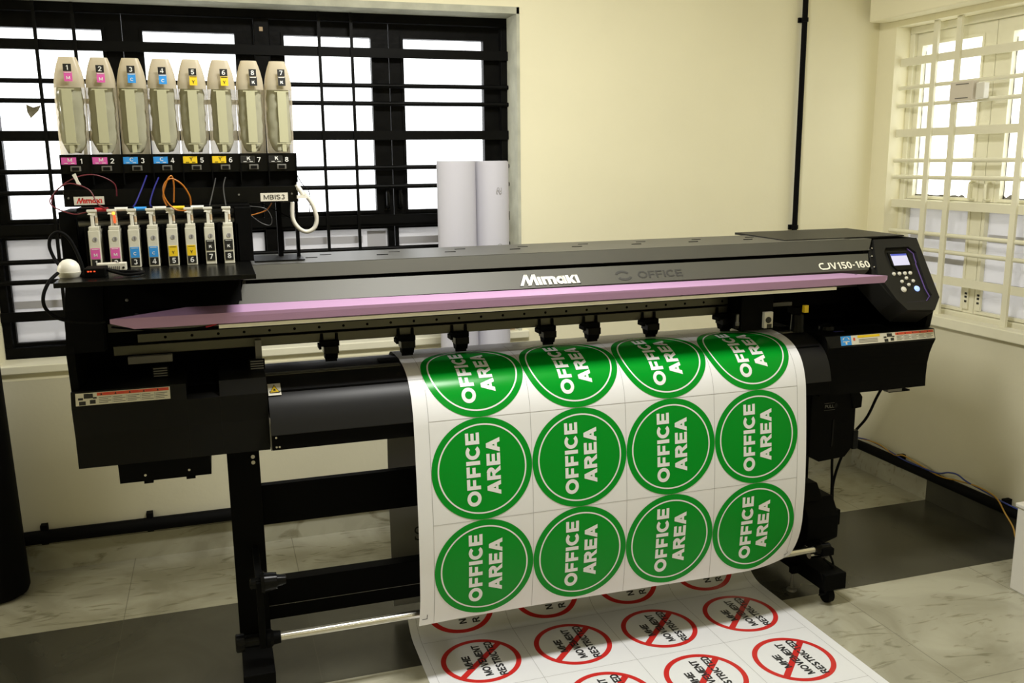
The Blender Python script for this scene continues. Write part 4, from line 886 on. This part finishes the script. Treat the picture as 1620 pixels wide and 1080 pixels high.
# ink pouches in their milky cases
ORD = [1, 2, 3, 4, 5, 6, 8, 7]
def pouch(k):
    x = BXC[k]; num = ORD[k]; mt, ch = KEY[k]; colour = dict(magenta='pink', cyan='blue', yellow='yellow', blacklabel='black')[mt]
    o = thing('ink_pouch', f'milky ink pouch case with {colour} tag numbered {num} above the rack bay numbered {k+1}', 'ink pouch', 'ink pouches in the rack', (x, 2.80, 1.5996))
    H = .258; m = MB(); rows = []; n = 16
    for j in range(n+1):
        t = j/n; z = H*t
        if t < .66: hw = .0372+.0020*math.sin(t/.66*math.pi/2)
        else: u = (t-.66)/.34; hw = .0392-.0175*u**2.0
        dp = .030*(1-.55*max(0, (t-.55)/.45)**1.5)
        ring_ = []
        for a in range(20):
            th = 2*math.pi*a/20; cx_, sy_ = math.cos(th), math.sin(th)
            ring_.append((hw*math.copysign(abs(cx_)**.6, cx_)+(.003*t), .010+dp*math.copysign(abs(sy_)**.7, sy_), z))
        rows.append(ring_)
    # open in front below the shoulder, so that the bag shows
    m.add([v for r in rows for v in r], [(j*20+i, j*20+(i+1) % 20, (j+1)*20+(i+1) % 20, (j+1)*20+i) for j in range(n) for i in range(20) if j > 10 or i < 11 or i == 19]+[list(range(n*20, n*20+20))], 'case')
    m.build('case', o, 60)
    rnd = random.Random(k*3+1); m = MB(); rows = []
    for j in range(15):
        t = j/14; z = .006+.185*t; hw = .033*(1-.45*max(0, (.16-t)/.16)-.15*max(0, (t-.9)/.1))
        if num == 6: hw *= .86
        rows.append([(hw*math.cos(2*math.pi*a/16)*(1+rnd.uniform(-.07, .05)), .008+.019*math.sin(2*math.pi*a/16)*(1+rnd.uniform(-.22, .18)), z+rnd.uniform(-.003, .003)) for a in range(16)])
    m.add([v for r in rows for v in r], [(j*16+i, j*16+(i+1) % 16, (j+1)*16+(i+1) % 16, (j+1)*16+i) for j in range(14) for i in range(16)]+[list(range(16))[::-1], list(range(14*16, 15*16))], 'pouch'); m.build('bag', o, 80)
    s = (-.004, 0, -.003, .001, .002, 0, .002, .010)[k]
    m = MB(); m.box(s-.0125, s+.0125, -.0165, -.011, .030, .172, 'spine'); m.box(s-.020, s+.020, -.016, -.012, .1715, .1745, 'spine'); m.box(s-.020, s+.020, -.016, -.012, .026, .0285, 'spine'); m.box(s-.006, s+.006, -.015, -.012, .004, .026, 'spine'); m.build('spine', o)
    # number tag on the shoulder
    lx = (.005, .007, .006, .007, .008, .012, .012, .012)[k]; z0 = (.192, .190, .190, .188, .186, .186, .187, .188)[k]; z1 = z0+.026; y0 = -.0215; y1 = -.0205; w_ = .0102
    m = MB(); c0 = Vector((lx, y0-.0012, z0+.013)); c1 = Vector((lx-.001, y0+.0008, z0+.0365))
    up_ = Vector((0, .10, 1)).normalized(); 
    def rect(c, hw, hh, q, off): m.add([c+UX*a*hw+up_*b*hh+Vector((0, -off, 0)) for a, b in ((-1, -1), (1, -1), (1, 1), (-1, 1))], [(0, 1, 2, 3)], q)
    rect(c0, w_, .0125, mt, 0); rect(c1, w_, .0098, 'blacklabel', 0)
    dk = 'blacklabel' if mt == 'yellow' else 'text'
    put_text(m, ch, c0+Vector((0, -.0008, -.003)), UX, up_, .0085, dk, .2); rect(c0+up_*.0105, w_*.85, .0007, dk, .0008); put_text(m, str(num), c1+Vector((0, -.0008, 0)), UX, up_, .0125, 'text', .18)
    m.build('number_tag', o)
for k in range(8): pouch(k)

# cartridges
def cartridge(k):
    x = CX[k]; mt, ch = KEY[k]; colour = dict(magenta='pink', cyan='blue', yellow='yellow', blacklabel='black')[mt]
    o = thing('ink_cartridge', f'ivory ink cartridge with {colour} sticker numbered {k+1} standing on the black shelf', 'ink cartridge', 'ink cartridges on the shelf', (x, 2.60, 1.3032))
    m = MB(); m.box(-.0135, .0135, 0, .085, .0, .100, 'offwhite'); m.box(-.0115, .0135, .002, .045, .100, .110, 'offwhite'); m.build('cartridge_body', o, bevel=.0015)
    m = MB(); m.box(-.005, .003, .006, .012, .110, .150, 'white'); m.box(-.0125, .011, .004, .014, .148, .154, 'white'); m.prism([(-.0055, .140), (-.0125, .149), (.011, .149), (.0035, .136)], .0055, .0125, 'white', 'y'); m.box(-.011, -.003, .004, .012, .1405, .1435, 'white'); m.build('pull_handle', o, bevel=.0008)
    m = MB(); m.lathe((.002, -.0002, .077), (0, -1, 0), [(0, .006), (.0006, .006)], 'line', 14); m.box(.002, .0045, -.0014, -.0004, .0735, .081, 'smalltext'); m.build('chip_window', o)
    dz = .012 if k > 5 else .0
    m = MB(); m.box(-.0110, .0110, -.0010, .0, .026+dz, .054+dz, mt); dk = 'blacklabel' if mt == 'yellow' else 'text'
    m.box(-.008, .008, -.0014, -.0009, .0505+dz, .0517+dz, dk); put_text(m, ch, (0, -.0014, .0365+dz), UX, UZ, .0078, dk, .2)
    m.box(-.0105, .0105, -.0010, .0, .0055+dz*.4, .0245+dz*.7, 'blacklabel'); put_text(m, str(k+1), (0, -.0014, .015+dz*.55), UX, UZ, .0135, 'text', .2); m.build('number_sticker', o)
    if k == 1:
        m = MB(); m.lathe((.004, .0045, .143), (0, -1, 0), [(0, .004), (.002, .004), (.003, .002)], 'amberled', 12); m.box(.003, .008, .0030, .0045, .118, .138, 'redled'); e = m.build('indicator_light', o); e['label'] = 'glowing red and amber indicator'
    m = MB(); m.cyl((.0065, .03, .112), (.0065, .03, .146), .0032, 'white', 10); m.cyl((.0065, .03, .118), (.0065, .03, .133), .0036, 'card', 10); m.build('tube_joint', o, 40)
for k in range(8): cartridge(k)

# thin ink tubes and wires
def tube_(pts, r, m, label, cat='tube', name='ink_tube', group=None): return tag(MB().tube(pts, r, m, 7, 8).build(name, smooth=60), label, cat, group)
tube_([(-.249, 2.70, 1.488), (-.252, 2.69, 1.522), (-.291, 2.68, 1.544), (-.33, 2.67, 1.543), (-.37, 2.66, 1.523), (-.402, 2.65, 1.490), (-.403, 2.64, 1.472), (-.383, 2.63, 1.458), (-.346, 2.615, 1.446), (-.313, 2.607, 1.452)], .0016, 'redtube', 'dark red ink tube looping out wide past the rack end by the window')
tube_([(-.404, 2.655, 1.474), (-.392, 2.65, 1.503), (-.356, 2.64, 1.524), (-.31, 2.64, 1.508), (-.290, 2.63, 1.470), (-.262, 2.61, 1.457)], .0016, 'redtube', 'dark red ink tube arching over the white sticker with red lettering')
tube_([(-.175, 2.785, 1.54), (-.184, 2.74, 1.513), (-.2, 2.68, 1.472), (-.206, 2.64, 1.460)], .0022, 'bluetube', 'dark blue ink tube above the first blue stickered cartridge')
tube_([(-.144, 2.785, 1.534), (-.156, 2.74, 1.505), (-.165, 2.68, 1.471), (-.161, 2.64, 1.460)], .0022, 'bluetube', 'dark blue ink tube above the second blue stickered cartridge')
tube_([(-.060, 2.63, 1.462), (-.061, 2.615, 1.487), (-.077, 2.61, 1.517), (-.101, 2.605, 1.533), (-.118, 2.60, 1.525), (-.126, 2.60, 1.502), (-.119, 2.60, 1.475), (-.098, 2.60, 1.452), (-.072, 2.60, 1.449)], .0020, 'orangetube', 'bright orange ink tube in a wide loop above the cartridge numbered 6')
tube_([(-.121, 2.63, 1.462), (-.128, 2.62, 1.488), (-.115, 2.62, 1.528), (-.103, 2.625, 1.540), (-.099, 2.63, 1.517), (-.103, 2.64, 1.470)], .0020, 'orangetube', 'bright orange ink tube in a tall narrow loop above the cartridge numbered 5')
tube_([(.009, 2.785, 1.530), (.001, 2.72, 1.502), (-.012, 2.63, 1.460)], .0018, 'greytube', 'slanting grey-black ink tube above the first black stickered cartridge')
tube_([(.036, 2.785, 1.532), (.028, 2.72, 1.505), (.030, 2.63, 1.458)], .0018, 'greytube', 'grey-black ink tube above the last black stickered cartridge')
H_ = thing('drain_hose', 'cream U-shaped hose with white connector hanging off the ink rack end', 'hose', loc=(.25, 2.778, 1.37))
o = MB().tube([(.220, 2.778, 1.4577), (.218, 2.778, 1.411), (.233, 2.775, 1.382), (.256, 2.775, 1.370), (.279, 2.775, 1.381), (.287, 2.775, 1.409), (.278, 2.775, 1.446), (.261, 2.775, 1.474), (.250, 2.775, 1.487)], .0062, 'whitehose', 10).build('hose', H_, smooth=60)
m = MB(); m.cyl((.252, 2.775, 1.478), (.238, 2.775, 1.500), .0075, 'white', 12); m.cyl((.238, 2.775, 1.500), (.233, 2.775, 1.508), .005, 'white', 10); m.box(.233, .262, 2.766, 2.784, 1.468, 1.477, 'white'); c2 = m.build('connector', H_, smooth=40)
for q in (o, c2): q.matrix_parent_inverse = Matrix.Translation((-.25, -2.778, -1.37))
cable('wire', [(.236, 2.83, 1.548), (.253, 2.82, 1.511), (.273, 2.81, 1.483), (.269, 2.81, 1.417), (.259, 2.81, 1.395), (.2375, 2.81, 1.387)], .0012, 'rubber', 'thin black wire hanging beside the cream hose at the rack end')
cable('wire', [(.0965, 2.75, 1.450), (.14, 2.75, 1.442), (.156, 2.75, 1.414), (.15, 2.75, 1.394), (.125, 2.75, 1.402), (.0965, 2.75, 1.425)], .0012, 'greytube', 'thin grey wire loop between the cartridge holder and rack post')
cable('wire', [(.13, 2.82, 1.4565), (.16, 2.82, 1.440), (.2275, 2.82, 1.402)], .0014, 'rubber', 'thin black wire slanting down to the rack post under the MBIS3 sticker')
cable('wire', [(.162, 2.80, 1.4565), (.143, 2.80, 1.434), (.0965, 2.80, 1.420)], .0018, 'orangetube', 'short orange wire under the MBIS3 sticker')
m = MB(); m.prism([(-.348, 1.546), (-.340, 1.550), (-.334, 1.530), (-.329, 1.521), (-.338, 1.519), (-.341, 1.531)], 2.652, 2.66, 'white', 'y'); tag(m.build('tube_clip'), 'small white clip on the dark red tube above the red lettered sticker', 'clip')

# things lying on the shelf
D = thing('domed_lamp', 'white domed lamp with a looping black cable on the black shelf', 'lamp', loc=(-.349, 2.44, 1.3031))
o1 = MB().lathe((0, 0, 0), (0, 0, 1), [(0, .028), (.010, .033), (.016, .034)], 'offwhite', 32).build('base_ring', D, smooth=40)
o2 = MB().lathe((0, 0, .0161), (.12, -.1, 1), [(0, .0325), (.012, .0315), (.024, .027), (.033, .019), (.038, .008), (.039, 0)], 'white', 32).build('dome', D, smooth=50)
o1.scale = o2.scale = (.80, .80, .80)
o3 = MB().tube([(.030, .02, .012), (.022, .02, .050), (.005, .02, .092), (-.016, .02, .108), (-.034, .02, .098), (-.040, .02, .075), (-.033, .02, .047), (-.022, .01, .03)], .0042, 'rubber', 8).build('cable', D, smooth=60)
o4 = MB().tube([(-.020, -.028, .014), (-.038, -.05, -.004), (-.052, -.06, -.036), (-.050, -.06, -.066), (-.028, -.05, -.092), (.006, -.03, -.106), (.045, 0.0, -.116), (.066, .02, -.119)], .0042, 'rubber', 8).build('cable', D, smooth=60)
B = thing('switch_box', 'small black box with red lights beside the white domed lamp', 'switch box', loc=(-.293, 2.42, 1.3031))
MB().box(-.018, .030, -.02, .05, 0, .022, 'black').build('box_body', B, bevel=.002)
m = MB()
for dx in (-.010, -.004, .004): m.box(dx, dx+.004, -.0212, -.0199, .014, .0165, 'redled')
e = m.build('indicator_lights', B); e['label'] = 'tiny red lights'
MB().tube([(.029, .02, .014), (.045, -.01, .012), (.075, -.03, .006), (.108, -.02, .006), (.113, .01, .006), (.085, .03, .006), (.05, .035, .008), (.029, .035, .014)], .0038, 'rubber', 8).build('cable', B, smooth=60)
K = thing('slotted_connector', 'grey-white slotted connector block lying in front of cartridges numbered 1 and 2', 'connector', loc=(-.262, 2.535, 1.3031))
MB().box(-.035, .035, 0, .03, 0, .020, 'offwhite').build('connector_body', K, bevel=.002)
m = MB()
for i in range(9): m.box(-.020+i*.0047, -.0175+i*.0047, -.0008, .0001, .004, .012, 'smalltext')
for x in (-.028, .028): m.lathe((x, .0, .008), (0, -1, 0), [(0, .003), (.0008, .003)], 'blacklabel', 10)
m.build('contact_slots', K)
MB().box(.010, .018, .004, .014, .020, .0206, 'blacklabel').build('screw_hole', K)
